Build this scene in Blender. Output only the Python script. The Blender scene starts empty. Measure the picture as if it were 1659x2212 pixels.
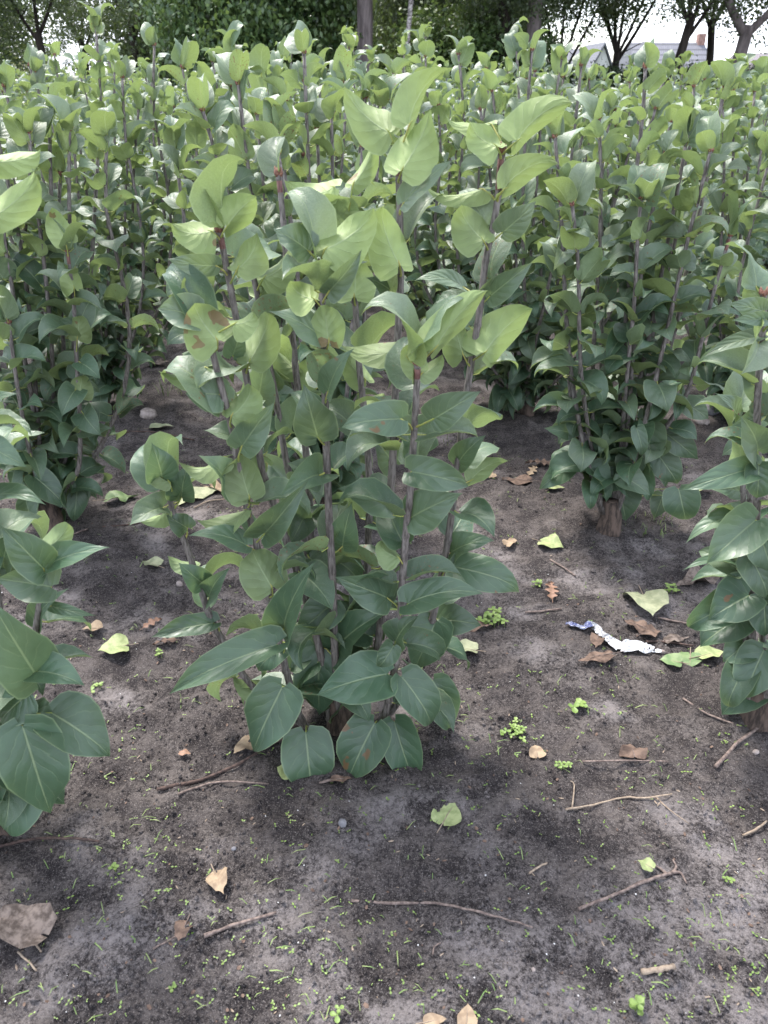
import bpy, math, random
import numpy as np
from mathutils import Vector, Matrix, Euler, noise

rnd = random.Random(7)
sc = bpy.context.scene
COL = sc.collection
R = math.radians

# ------------------------------------------------------------------ camera
CAM_Z, PITCH, F = 1.15, R(29.2), 1661.0       # F: focal length in 1659-pixel units
cam_d = bpy.data.cameras.new('camera')
cam = bpy.data.objects.new('camera', cam_d)
COL.objects.link(cam)
cam.location = (0, 0, CAM_Z)
cam.rotation_euler = (R(90) - PITCH, 0, 0)
cam_d.sensor_fit = 'VERTICAL'
cam_d.sensor_height = 36
cam_d.lens = 36 * F / 2212
cam_d.clip_start, cam_d.clip_end = 0.02, 2000
cam_d.dof.use_dof = True
cam_d.dof.focus_distance = 1.75
cam_d.dof.aperture_fstop = 9.0
sc.camera = cam

# ------------------------------------------------------------------ sky, sun, exposure
SUN_EL, SUN_AZ = R(60), R(-35)                # azimuth measured from straight ahead, towards the left
world = bpy.data.worlds.new('World')
sc.world = world
world.use_nodes = True
wn, wl = world.node_tree.nodes, world.node_tree.links
wn.clear()
sky = wn.new('ShaderNodeTexSky')
sky.sky_type = 'NISHITA'
sky.sun_disc = False
sky.sun_elevation = SUN_EL
sky.sun_rotation = SUN_AZ
sky.air_density = 1.0
sky.dust_density = 1.5
tc = wn.new('ShaderNodeTexCoord')
cn = wn.new('ShaderNodeTexNoise')
cn.inputs['Scale'].default_value = 3.2
cn.inputs['Detail'].default_value = 7
cn.inputs['Roughness'].default_value = 0.55
cmap = wn.new('ShaderNodeMapping')
cmap.inputs['Scale'].default_value = (1, 1, 2.6)
cr = wn.new('ShaderNodeValToRGB')
cr.color_ramp.elements[0].position = 0.36
cr.color_ramp.elements[1].position = 0.60
mixc = wn.new('ShaderNodeMix')
mixc.data_type = 'RGBA'
mixc.inputs['B'].default_value = (6.2, 6.5, 7.2, 1)
bg = wn.new('ShaderNodeBackground')
bg.inputs['Strength'].default_value = 0.148
wo = wn.new('ShaderNodeOutputWorld')
wl.new(tc.outputs['Generated'], cmap.inputs[0])
wl.new(cmap.outputs[0], cn.inputs['Vector'])
wl.new(cn.outputs['Fac'], cr.inputs[0])
wl.new(cr.outputs[0], mixc.inputs['Factor'])
wl.new(sky.outputs[0], mixc.inputs['A'])
wl.new(mixc.outputs['Result'], bg.inputs[0])
wl.new(bg.outputs[0], wo.inputs[0])

sun_d = bpy.data.lights.new('sun', 'SUN')
sun_d.energy = 2.6
sun_d.angle = R(15)
sun_d.color = (1.0, 0.96, 0.9)
sun = bpy.data.objects.new('sun', sun_d)
COL.objects.link(sun)
sdir = Vector((math.sin(SUN_AZ) * math.cos(SUN_EL), math.cos(SUN_AZ) * math.cos(SUN_EL), math.sin(SUN_EL)))
sun.rotation_euler = sdir.to_track_quat('Z', 'Y').to_euler()
sun.location = sdir * 30

sc.view_settings.view_transform = 'Standard'
sc.view_settings.look = 'None'
sc.view_settings.gamma = 1
sc.view_settings.use_curve_mapping = False
sc.view_settings.exposure = 1.74
sc.cycles.max_bounces = 6
sc.cycles.transmission_bounces = 4
sc.cycles.transparent_max_bounces = 4

# ------------------------------------------------------------------ projection helpers (pixel of the 1659-wide picture -> point)
FWD = Vector((0, math.cos(PITCH), -math.sin(PITCH)))
UPV = Vector((0, math.sin(PITCH), math.cos(PITCH)))
EYE = Vector((0, 0, CAM_Z))


def ray(px, py):
    return FWD + Vector((1, 0, 0)) * ((px - 829.5) / F) + UPV * ((1106 - py) / F)


def at(px, py, Y):
    d = ray(px, py)
    return EYE + d * (Y / d.y)


def gh(x, y):
    """height of the soil"""
    p = Vector((x, y, 0))
    h = 0.020 * noise.noise(p * 1.7) + 0.012 * noise.noise(p * 5.3 + Vector((9, 2, 0)))
    if y < 7 and abs(x) < 4:
        if y < 1.05:
            h += 0.016 * noise.noise(Vector((x * 6.5 + y * 2.0, y * 9.0, 1.7))) * min(1, (1.05 - y) / .25)
        h += 0.0095 * noise.noise(p * 14) + 0.0068 * noise.noise(p * 38) + 0.020 * max(0, noise.noise(p * 24 + Vector((3, 3, 3))) - .20)
        h += 0.0036 * noise.noise(p * 82)
    return h


HEAPS = [(-.085, 1.14), (.77, 1.2), (-.80, 1.02), (.64, 1.97), (-.98, 1.99), (-.17, 2.03)]
_gh = gh


def gh(x, y):
    h = _gh(x, y)
    if y < 2.5:
        for hx, hy in HEAPS:
            d2 = (x - hx) ** 2 + (y - hy) ** 2
            if d2 < .05:
                h += .014 * math.exp(-d2 / .006)
    return h


def gnd(px, py):
    d = ray(px, py)
    z = 0.0
    for _ in range(4):
        q = EYE + d * ((z - CAM_Z) / d.z)
        z = gh(q.x, q.y)
    return Vector((q.x, q.y, z))


# ------------------------------------------------------------------ material helpers
def mat(name):
    m = bpy.data.materials.new(name)
    m.use_nodes = True
    n = m.node_tree.nodes
    n.clear()
    return m, n, m.node_tree.links


def N(n, t, **kw):
    x = n.new(t)
    for k, v in kw.items():
        setattr(x, k, v)
    return x


def math_node(n, l, op, a, b=None, c=None, clamp=False):
    x = n.new('ShaderNodeMath')
    x.operation = op
    x.use_clamp = clamp
    for i, v in enumerate((a, b, c)):
        if v is None:
            continue
        if isinstance(v, (int, float)):
            x.inputs[i].default_value = v
        else:
            l.new(v, x.inputs[i])
    return x.outputs[0]


def mixrgb(n, l, f, a, b, bt='MIX'):
    x = n.new('ShaderNodeMix')
    x.data_type = 'RGBA'
    x.blend_type = bt
    for k, v in (('Factor', f), ('A', a), ('B', b)):
        if isinstance(v, (int, float)):
            x.inputs[k].default_value = v
        elif isinstance(v, tuple):
            x.inputs[k].default_value = (*v, 1) if len(v) == 3 else v
        else:
            l.new(v, x.inputs[k])
    return x.outputs['Result']


def sstep(n, l, v, lo, hi, a=0.0, b=1.0):
    x = n.new('ShaderNodeMapRange')
    x.interpolation_type = 'SMOOTHSTEP'
    l.new(v, x.inputs['Value'])
    x.inputs['From Min'].default_value = lo
    x.inputs['From Max'].default_value = hi
    x.inputs['To Min'].default_value = a
    x.inputs['To Max'].default_value = b
    return x.outputs['Result']


def simple(name, col, col2=None, scale=30, rough=0.8, bump=0.3, stretch=None, detail=4, spec=0.3, bdist=0.002):
    m, n, l = mat(name)
    b = N(n, 'ShaderNodeBsdfPrincipled')
    o = N(n, 'ShaderNodeOutputMaterial')
    tcn = N(n, 'ShaderNodeTexCoord')
    nz = N(n, 'ShaderNodeTexNoise')
    nz.inputs['Scale'].default_value = scale
    nz.inputs['Detail'].default_value = detail
    nz.inputs['Roughness'].default_value = .6
    mp = N(n, 'ShaderNodeMapping')
    if stretch:
        mp.inputs['Scale'].default_value = stretch
    l.new(tcn.outputs['Object'], mp.inputs[0])
    l.new(mp.outputs[0], nz.inputs['Vector'])
    f = sstep(n, l, nz.outputs['Fac'], .35, .65)
    l.new(mixrgb(n, l, f, col, col2 or col), b.inputs['Base Color'])
    b.inputs['Roughness'].default_value = rough
    b.inputs['Specular IOR Level'].default_value = spec
    if bump:
        bp = N(n, 'ShaderNodeBump')
        bp.inputs['Strength'].default_value = bump
        bp.inputs['Distance'].default_value = bdist
        l.new(nz.outputs['Fac'], bp.inputs['Height'])
        l.new(bp.outputs[0], b.inputs['Normal'])
    l.new(b.outputs[0], o.inputs[0])
    return m


def leaf_material(name, top_old, top_new, under_old, under_new, vein, spots=True, veins=True, trans=.30, rough=.40):
    """two-sided leaf: UV.x runs -1..1 across (stored 0..1), UV.y along; 'tint' 0 = old leaf, 1 = young leaf"""
    m, n, l = mat(name)
    o = N(n, 'ShaderNodeOutputMaterial')
    uv = N(n, 'ShaderNodeUVMap')
    sp = N(n, 'ShaderNodeSeparateXYZ')
    l.new(uv.outputs[0], sp.inputs[0])
    u = math_node(n, l, 'ABSOLUTE', math_node(n, l, 'MULTIPLY_ADD', sp.outputs[0], 2.0, -1.0))
    v = sp.outputs[1]
    at_ = N(n, 'ShaderNodeAttribute', attribute_name='tint')
    oi = N(n, 'ShaderNodeObjectInfo')
    geo = N(n, 'ShaderNodeNewGeometry')
    tnt = math_node(n, l, 'ADD', at_.outputs['Fac'], math_node(n, l, 'MULTIPLY_ADD', oi.outputs['Random'], .30, -.15), clamp=True)
    top = mixrgb(n, l, tnt, top_old, top_new)
    und = mixrgb(n, l, tnt, under_old, under_new)
    # fine mottling
    tcn = N(n, 'ShaderNodeTexCoord')
    nz = N(n, 'ShaderNodeTexNoise')
    nz.inputs['Scale'].default_value = 45
    nz.inputs['Detail'].default_value = 4
    l.new(tcn.outputs['Object'], nz.inputs['Vector'])
    mot = math_node(n, l, 'MULTIPLY_ADD', nz.outputs['Fac'], .55, math_node(n, l, 'MULTIPLY_ADD', math_node(n, l, 'FRACT', math_node(n, l, 'MULTIPLY', oi.outputs['Random'], 17.7)), .38, .54))
    colf = mixrgb(n, l, geo.outputs['Backfacing'], top, und)
    vm = N(n, 'ShaderNodeVectorMath', operation='SCALE')
    l.new(colf, vm.inputs[0])
    l.new(mot, vm.inputs['Scale'])
    col = vm.outputs[0]
    bumph = None
    if veins:
        mid = sstep(n, l, u, .012, .055, 1, 0)
        # side veins: leave the midrib at an angle and curve towards the tip
        ph = math_node(n, l, 'SUBTRACT', math_node(n, l, 'MULTIPLY_ADD', math_node(n, l, 'POWER', v, .8), 5.4, math_node(n, l, 'MULTIPLY', nz.outputs['Fac'], .9)), math_node(n, l, 'MULTIPLY', math_node(n, l, 'POWER', u, .75), 2.0))
        tri = math_node(n, l, 'ABSOLUTE', math_node(n, l, 'SUBTRACT', math_node(n, l, 'FRACT', math_node(n, l, 'ADD', ph, 10.0)), .5))
        side = sstep(n, l, tri, .01, .075, 1, 0)
        side = math_node(n, l, 'MULTIPLY', side, sstep(n, l, u, .55, .98, .75, 0))
        vn = math_node(n, l, 'MAXIMUM', mid, math_node(n, l, 'MULTIPLY', side, math_node(n, l, 'MULTIPLY_ADD', geo.outputs['Backfacing'], .12, .32)))
        rim = sstep(n, l, u, .93, .985, 0, .7)
        vv = math_node(n, l, 'MAXIMUM', vn, rim)
        col = mixrgb(n, l, math_node(n, l, 'MULTIPLY', vv, .48), col, vein)
        bumph = math_node(n, l, 'ADD', math_node(n, l, 'MULTIPLY', tri, .55), math_node(n, l, 'MULTIPLY', vn, -.35))
    if spots:
        n2 = N(n, 'ShaderNodeTexNoise')
        n2.inputs['Scale'].default_value = 16
        n2.inputs['Detail'].default_value = 3
        l.new(tcn.outputs['Object'], n2.inputs['Vector'])
        rr = math_node(n, l, 'MULTIPLY', oi.outputs['Random'], 7.31)
        rf = math_node(n, l, 'FRACT', rr)
        thr = sstep(n, l, rf, .74, 1.0, 0, .13)
        s = math_node(n, l, 'GREATER_THAN', math_node(n, l, 'ADD', n2.outputs['Fac'], thr), .745)
        col = mixrgb(n, l, math_node(n, l, 'MULTIPLY', s, .8), col, (.16, .075, .035))
    b = N(n, 'ShaderNodeBsdfPrincipled')
    l.new(col, b.inputs['Base Color'])
    rg = math_node(n, l, 'MULTIPLY_ADD', geo.outputs['Backfacing'], .18, rough)
    l.new(rg, b.inputs['Roughness'])
    b.inputs['Specular IOR Level'].default_value = .68
    if bumph is not None:
        bp = N(n, 'ShaderNodeBump')
        bp.inputs['Strength'].default_value = .6
        bp.inputs['Distance'].default_value = .0032
        l.new(bumph, bp.inputs['Height'])
        l.new(bp.outputs[0], b.inputs['Normal'])
    tr = N(n, 'ShaderNodeBsdfTranslucent')
    tcol = mixrgb(n, l, .5, col, (.23, .31, .08))
    l.new(tcol, tr.inputs[0])
    ms = N(n, 'ShaderNodeMixShader')
    ms.inputs[0].default_value = trans
    l.new(b.outputs[0], ms.inputs[1])
    l.new(tr.outputs[0], ms.inputs[2])
    l.new(ms.outputs[0], o.inputs[0])
    return m


M = {}
M['leaf'] = leaf_material('lilac_leaf', (.055, .106, .060), (.155, .198, .124), (.130, .185, .098), (.235, .305, .105), (.32, .39, .21), rough=.43)
M['far_leaf'] = leaf_material('lilac_leaf_distant', (.050, .092, .062), (.165, .208, .138), (.135, .190, .098), (.250, .315, .098), (.3, .38, .16), spots=False, veins=False)
M['tree_leaf'] = leaf_material('tree_leaf', (.020, .034, .016), (.070, .090, .034), (.030, .046, .022), (.085, .115, .045), (.1, .1, .1), spots=False, veins=False, trans=.28, rough=.5)
M['laurel_leaf'] = leaf_material('laurel_leaf', (.020, .052, .018), (.095, .150, .040), (.035, .075, .025), (.11, .17, .05), (.1, .1, .1), spots=False, veins=False, trans=.22, rough=.38)
M['olive_leaf'] = leaf_material('olive_leaf', (.10, .11, .035), (.20, .19, .07), (.10, .12, .05), (.22, .2, .09), (.1, .1, .1), spots=False, veins=False, trans=.25, rough=.5)
M['petiole'] = simple('petiole', (.24, .30, .075), (.32, .30, .09), 60, .5, .1)
M['bark'] = simple('lilac_bark', (.075, .064, .058), (.21, .185, .17), 260, .75, .5, (1, 1, .16), 5, bdist=.001)
M['young_bark'] = simple('lilac_young_bark', (.085, .035, .03), (.17, .085, .07), 300, .6, .4, (1, 1, .2), 4)
M['trunk_bark'] = simple('lilac_trunk_bark', (.032, .024, .020), (.12, .085, .068), 90, .9, .8, (1, 1, .25), 6, bdist=.003)
M['bud'] = simple('bud_scales', (.11, .045, .035), (.24, .12, .08), 300, .6, .5)
M['tree_bark'] = simple('tree_bark', (.075, .060, .058), (.17, .14, .135), 9, .95, .8, (1, 1, .2), 8, bdist=.03)
M['dark_bark'] = simple('dark_tree_bark', (.022, .017, .015), (.055, .043, .038), 9, .95, .8, (1, 1, .2), 8, bdist=.03)
M['birch'] = simple('birch_bark', (.10, .085, .08), (.42, .38, .36), 14, .8, .3, (1, 1, 2.2), 3)
M['stick'] = simple('dry_twig', (.085, .062, .055), (.19, .145, .125), 150, .85, .4)
M['pale_stick'] = simple('peeled_twig', (.18, .135, .10), (.28, .22, .165), 120, .8, .3)
M['dark_stick'] = simple('dark_root', (.035, .024, .022), (.09, .06, .05), 120, .9, .5)
M['stone'] = simple('pebble_stone', (.20, .165, .15), (.33, .28, .26), 60, .8, .4)
M['grey_stone'] = simple('grey_stone', (.13, .125, .135), (.22, .21, .22), 60, .8, .4)
M['brown_leaf'] = simple('dead_brown_leaf', (.065, .042, .032), (.15, .10, .075), 60, .85, .6)
M['tan_leaf'] = simple('dead_tan_leaf', (.19, .135, .09), (.28, .21, .14), 70, .8, .5)
M['orange_leaf'] = simple('dead_orange_leaf', (.17, .095, .06), (.26, .155, .11), 70, .7, .4)
M['yellow_leaf'] = simple('faded_yellow_green_leaf', (.17, .205, .085), (.27, .30, .14), 70, .6, .4)
M['pale_leaf'] = simple('faded_pale_leaf', (.19, .205, .12), (.30, .305, .19), 50, .65, .5)
M['green_leaf'] = simple('fallen_green_leaf', (.085, .14, .055), (.15, .20, .09), 50, .55, .4)
M['grey_leaf'] = simple('dead_grey_leaf', (.060, .045, .037), (.17, .135, .115), 70, .9, .9)
M['sprout'] = simple('seedling_leaf', (.10, .16, .035), (.16, .22, .06), 40, .5, .1)
M['blade'] = simple('grass_blade', (.10, .16, .05), (.19, .23, .09), 30, .6, .1)
M['foil_white'] = simple('wrapper_white', (.40, .40, .42), (.55, .55, .57), 90, .28, .8, spec=.9, bdist=.004)
M['foil_silver'] = simple('wrapper_silver', (.22, .22, .23), (.6, .6, .62), 130, .25, .9, spec=1, bdist=.004)
M['foil_blue'] = simple('wrapper_blue', (.04, .055, .22), (.34, .35, .42), 110, .3, .6, spec=.9)
M['hedge'] = leaf_material('hedge_leaf', (.014, .035, .012), (.035, .07, .02), (.02, .045, .015), (.05, .09, .03), (.1, .1, .1), spots=False, veins=False, trans=.2, rough=.5)
M['turf'] = simple('rough_grass', (.035, .060, .018), (.075, .10, .035), 3, .95, .5, detail=8)


def soil_material():
    m, n, l = mat('dark_sandy_soil')
    o = N(n, 'ShaderNodeOutputMaterial')
    b = N(n, 'ShaderNodeBsdfPrincipled')
    tcn = N(n, 'ShaderNodeTexCoord')

    def nz(scale, detail=5, rough=.6, dist=0):
        x = N(n, 'ShaderNodeTexNoise')
        x.inputs['Scale'].default_value = scale
        x.inputs['Detail'].default_value = detail
        x.inputs['Roughness'].default_value = rough
        x.inputs['Distortion'].default_value = dist
        l.new(tcn.outputs['Object'], x.inputs['Vector'])
        return x.outputs['Fac']
    big, mid_, fine, grit = nz(3.1, 4, .55, .4), nz(13, 6, .65), nz(135, 6, .8), nz(400, 3, .7)
    dark = (.028, .0235, .024)
    midc = (.132, .113, .106)
    pale = (.265, .237, .235)
    mixv = math_node(n, l, 'ADD', math_node(n, l, 'MULTIPLY', mid_, .45), math_node(n, l, 'MULTIPLY', fine, .55))
    c = mixrgb(n, l, sstep(n, l, mixv, .43, .59), dark, midc)
    # light dry sand lying in blotches
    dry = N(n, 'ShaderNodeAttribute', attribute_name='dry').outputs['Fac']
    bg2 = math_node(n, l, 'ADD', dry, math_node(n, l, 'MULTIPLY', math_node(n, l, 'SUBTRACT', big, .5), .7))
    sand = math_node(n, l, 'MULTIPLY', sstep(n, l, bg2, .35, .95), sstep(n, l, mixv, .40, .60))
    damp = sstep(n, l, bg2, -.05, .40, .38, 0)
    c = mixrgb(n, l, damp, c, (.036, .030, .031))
    sx = N(n, 'ShaderNodeSeparateXYZ')
    l.new(tcn.outputs['Object'], sx.inputs[0])
    c = mixrgb(n, l, math_node(n, l, 'MULTIPLY', sand, .75), c, pale)
    # single quartz grains
    gr = sstep(n, l, grit, .54, .68)
    c = mixrgb(n, l, math_node(n, l, 'MULTIPLY', gr, .5), c, (.36, .32, .30))
    l.new(c, b.inputs['Base Color'])
    b.inputs['Roughness'].default_value = .95
    b.inputs['Specular IOR Level'].default_value = .15
    bp = N(n, 'ShaderNodeBump')
    bp.inputs['Strength'].default_value = .9
    bp.inputs['Distance'].default_value = .010
    hh = math_node(n, l, 'ADD', fine, math_node(n, l, 'MULTIPLY', grit, .35))
    l.new(hh, bp.inputs['Height'])
    l.new(bp.outputs[0], b.inputs['Normal'])
    l.new(b.outputs[0], o.inputs[0])
    return m


M['soil'] = soil_material()


# ------------------------------------------------------------------ mesh helpers
class MB:
    def __init__(s):
        s.v, s.f, s.uv, s.mi, s.t = [], [], [], [], []

    def add(s, verts, faces, uvs=None, mi=0, tint=0.0):
        o = len(s.v)
        s.v.extend(verts)
        for f in faces:
            s.f.append([i + o for i in f])
            s.mi.append(mi)
        s.uv.extend(uvs if uvs is not None else [(.5, .5)] * len(verts))
        s.t.extend([tint] * len(verts))

    def mesh(s, name, mats, smooth=True):
        me = bpy.data.meshes.new(name)
        me.from_pydata([tuple(p) for p in s.v], [], s.f)
        for m_ in mats:
            me.materials.append(m_)
        me.polygons.foreach_set('material_index', s.mi)
        if smooth:
            me.polygons.foreach_set('use_smooth', [True] * len(s.f))
        idx = np.empty(len(me.loops), dtype=np.int64)
        me.loops.foreach_get('vertex_index', idx)
        uvl = me.uv_layers.new(name='UVMap')
        uvl.data.foreach_set('uv', np.array(s.uv, dtype=np.float32)[idx].ravel())
        a = me.attributes.new('tint', 'FLOAT', 'POINT')
        a.data.foreach_set('value', np.array(s.t, dtype=np.float32))
        me.update()
        return me


def link(name, me, parent=None, loc=None):
    o = bpy.data.objects.new(name, me)
    COL.objects.link(o)
    if parent is not None:
        o.parent = parent
    if loc is not None:
        o.location = loc
    return o


def tag(o, label=None, cat=None, group=None, kind=None):
    for k, v in (('label', label), ('category', cat), ('group', group), ('kind', kind)):
        if v:
            o[k] = v
    return o


def tube(pts, radii, sides=6, cap=True):
    """verts and faces of a tapered tube along pts"""
    pts = [Vector(p) for p in pts]
    n = len(pts)
    V, Fc = [], []
    d0 = (pts[1] - pts[0]).normalized()
    ref = Vector((0, 0, 1)) if abs(d0.z) < .9 else Vector((1, 0, 0))
    a = d0.cross(ref).normalized()
    for i, p in enumerate(pts):
        d = (pts[min(i + 1, n - 1)] - pts[max(i - 1, 0)]).normalized()
        a = (a - d * a.dot(d)).normalized()
        b = d.cross(a)
        r = radii[i] if hasattr(radii, '__len__') else radii
        for k in range(sides):
            t = 2 * math.pi * k / sides
            V.append(p + (a * math.cos(t) + b * math.sin(t)) * r)
    for i in range(n - 1):
        for k in range(sides):
            k2 = (k + 1) % sides
            Fc.append((i * sides + k, i * sides + k2, (i + 1) * sides + k2, (i + 1) * sides + k))
    if cap:
        Fc.append(tuple(reversed(range(sides))))
        Fc.append(tuple((n - 1) * sides + k for k in range(sides)))
    return V, Fc


def smooth_pts(pts, sub=3):
    """Catmull-Rom"""
    P = [Vector(p) for p in pts]
    if len(P) < 3:
        return P
    out = []
    for i in range(len(P) - 1):
        p0, p1, p2, p3 = P[max(i - 1, 0)], P[i], P[i + 1], P[min(i + 2, len(P) - 1)]
        for k in range(sub):
            t = k / sub
            out.append(.5 * ((2 * p1) + (p2 - p0) * t + (2 * p0 - 5 * p1 + 4 * p2 - p3) * t * t + (3 * p1 - p0 - 3 * p2 + p3) * t ** 3))
    out.append(P[-1])
    return out


# ------------------------------------------------------------------ the lilac leaf
WV = [(0, .16), (.025, .66), (.075, .88), (.17, .98), (.30, 1.0), (.44, .93), (.58, .76), (.71, .54), (.82, .31), (.90, .14), (.955, .05), (1, .0)]
WV_LOW = [(0, .2), (.10, .88), (.32, 1.0), (.58, .77), (.82, .32), (1, 0)]


def blade(length, width, fold=.5, curl=.8, hook=.0, twist=.0, wave=.0, cup=.0, r=rnd, low=False, nu=3):
    """leaf blade in a local frame: base at origin, tip at (0,length,0), +Z the upper side. Returns verts, faces, uvs."""
    tab = WV_LOW if low else WV
    th, y, z, pv = curl * .5, 0, 0, 0
    sp = []
    for (v, w) in tab:
        ds = v - pv
        ang = curl * (.5 - v) - hook * max(0, v - .6) * 2.5
        y += math.cos(ang) * ds
        z += math.sin(ang) * ds
        sp.append((y, z, ang))
        pv = v
    Ly, Lz = sp[-1][0], sp[-1][1]
    L = math.hypot(Ly, Lz)
    ra = math.atan2(Lz, Ly)
    V, U = [], []
    ph1, ph2 = r.uniform(0, 6.3), r.uniform(0, 6.3)
    asym = r.uniform(-.06, .06)
    for j, (v, w) in enumerate(tab):
        y, z, ang = sp[j]
        y2 = (y * math.cos(ra) + z * math.sin(ra)) / L * length
        z2 = (-y * math.sin(ra) + z * math.cos(ra)) / L * length
        a2 = ang - ra
        f = fold * (1 - .35 * v)
        hw = w * width * .5
        tw = twist * (v - .3)
        for i in range(-nu, nu + 1):
            u = i / nu
            s = hw * abs(u) * (1 + asym * (1 if u > 0 else -1))
            # fold angle grows slightly towards the margin when cupped
            fa = f + cup * abs(u)
            lx = math.cos(fa) * s * (1 if u > 0 else -1)
            lz = math.sin(fa) * s
            lz += wave * width * abs(u) ** 1.5 * math.sin(v * 9 + (ph1 if u > 0 else ph2)) * min(1, w * 1.2)
            lx, lz = lx * math.cos(tw) - lz * math.sin(tw), lx * math.sin(tw) + lz * math.cos(tw)
            lobe = -.11 * length * (u * u) * max(0, 1 - v / .22)
            yy = y2 + lobe - math.sin(a2) * lz
            zz = z2 + math.cos(a2) * lz
            V.append(Vector((lx, yy, zz)))
            U.append((u * .5 + .5, v))
    m_ = 2 * nu + 1
    Fc = []
    for j in range(len(tab) - 1):
        for i in range(m_ - 1):
            a, b_ = j * m_ + i, (j + 1) * m_ + i
            Fc.append((a, a + 1, b_ + 1, b_))
    return V, Fc, U


def frame(B, T, nrm):
    y = (T - B)
    L = y.length
    y = y / L
    z = (nrm - y * nrm.dot(y))
    if z.length < 1e-4:
        z = y.orthogonal()
    z.normalize()
    x = y.cross(z)
    return Matrix((x, y, z)).transposed(), L


def place_blade(mb, B, T, nrm, width, tint, mi=0, **kw):
    Mx, L = frame(B, T, nrm)
    V, Fc, U = blade(L, width, **kw)
    mb.add([Mx @ p + B for p in V], Fc, U, mi, tint)


def add_petiole(mb, S, B, dirB, rad=.0013, mi=1, sides=4):
    L = (B - S).length
    c1 = S + (B - S) * .45 + Vector((0, 0, -.12 * L))
    mid = (S + B) * .5 + (B - S) * .05 - dirB * L * .12
    V, Fc = tube([S, mid, B, B + dirB * .006], [rad * 1.5, rad, rad * .9, rad * .3], sides, False)
    mb.add(V, Fc, None, mi)


# variants for leaves placed one by one (unit length incl. petiole: blade starts at y=.2)
def leaf_variants(n, low, mats, seed, tints=(.05, .5, .95)):
    out = []
    for ti, t in enumerate(tints):
        row = []
        for i in range(n):
            r = random.Random(seed + i * 13 + ti)
            mb = MB()
            hw = r.uniform(.64, .80)
            V, Fc, U = blade(.82, hw, fold=r.uniform(.12, .55) + .30 * t, curl=r.uniform(.5, 1.9), hook=r.uniform(0, 1.4),
                             twist=r.uniform(-1.1, 1.1), wave=r.uniform(.02, .13), cup=r.uniform(-.25, .35), r=r, low=low, nu=2 if low else 3)
            mb.add([p + Vector((0, .2, 0)) for p in V], Fc, U, 0, t)
            pv, pf = tube([(0, 0, 0), (0, .1, -.02), (0, .215, 0)], [.017, .011, .009], 3 if low else 4, False)
            mb.add(pv, pf, None, 1)
            row.append(mb.mesh('leaf', mats))
        out.append(row)
    return out


LEAF_HI = leaf_variants(9, False, [M['leaf'], M['petiole']], 100)
LEAF_LO = [[(np.array([tuple(v.co) for v in me.vertices]), [tuple(p.vertices) for p in me.polygons],
             [p.material_index for p in me.polygons],) for me in row] for row in leaf_variants(7, True, [M['far_leaf'], M['petiole']], 400)]
for blk in list(bpy.data.meshes):
    if blk.users == 0 and len(blk.vertices) < 60:
        bpy.data.meshes.remove(blk)


def stem_nodes(pts, first=.05, step=.085, r=rnd):
    """points and tangents every step metres along the stem, with the fraction of its height"""
    L = [0]
    for a, b in zip(pts, pts[1:]):
        L.append(L[-1] + (b - a).length)
    out = []
    s = first
    tot = L[-1]
    while s < tot - .01:
        k = max(i for i in range(len(L)) if L[i] <= s)
        t = (s - L[k]) / max(1e-6, L[k + 1] - L[k])
        p = pts[k].lerp(pts[k + 1], t)
        d = (pts[k + 1] - pts[k]).normalized()
        out.append((p, d, s / tot))
        s += step * r.uniform(.8, 1.2)
    out.append((pts[-1], (pts[-1] - pts[-2]).normalized(), 1.0))
    return out


def gen_leaves(pts, r, phase, size=.095, skip=.1, top_tint=1.0, centre=None, hmin=.0, step=.085):
    """list of (position, direction, normal, length, age index) for a stem"""
    res = []
    az = phase
    for (p, d, t) in stem_nodes(pts, .04 + .05 * r.random(), step, r):
        az += math.pi / 2 + r.uniform(-.35, .35)
        z = p.z
        if z < hmin:
            continue
        h = min(1, z / 1.1)
        for k in (0, 1):
            if r.random() < skip:
                continue
            a = az + k * math.pi + r.uniform(-.3, .3)
            out = Vector((math.cos(a), math.sin(a), 0))
            if h > .85:
                el = r.uniform(.2, 1.0)
            elif h > .5:
                el = r.uniform(-.3, .7)
            elif h > .2:
                el = r.uniform(-.75, .25)
            else:
                el = r.uniform(-1.1, -.1)
            if t > .97:
                el = r.uniform(.5, 1.05)
            dirv = (out * math.cos(el) + Vector((0, 0, math.sin(el)))).normalized()
            nrm = (-out * math.sin(el) + Vector((0, 0, math.cos(el))))
            side = dirv.cross(nrm)
            nrm = (nrm + side * r.uniform(-.9, .9)).normalized()
            ln = size * r.uniform(.75, 1.18) * (1.12 - .3 * h * h) * 1.22
            if t > .97:
                ln *= 1.05
            tt = (h - .30) * 1.1 * top_tint + r.uniform(-.32, .36)
            ti = 0 if tt < .22 else (1 if tt < .62 else 2)
            res.append((p, dirv, nrm, ln, ti))
    return res


def leaf_matrix(p, dirv, nrm, ln):
    z = (nrm - dirv * nrm.dot(dirv)).normalized()
    x = dirv.cross(z)
    return Matrix(((x.x * ln, dirv.x * ln, z.x * ln, p.x), (x.y * ln, dirv.y * ln, z.y * ln, p.y),
                   (x.z * ln, dirv.z * ln, z.z * ln, p.z), (0, 0, 0, 1)))


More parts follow.
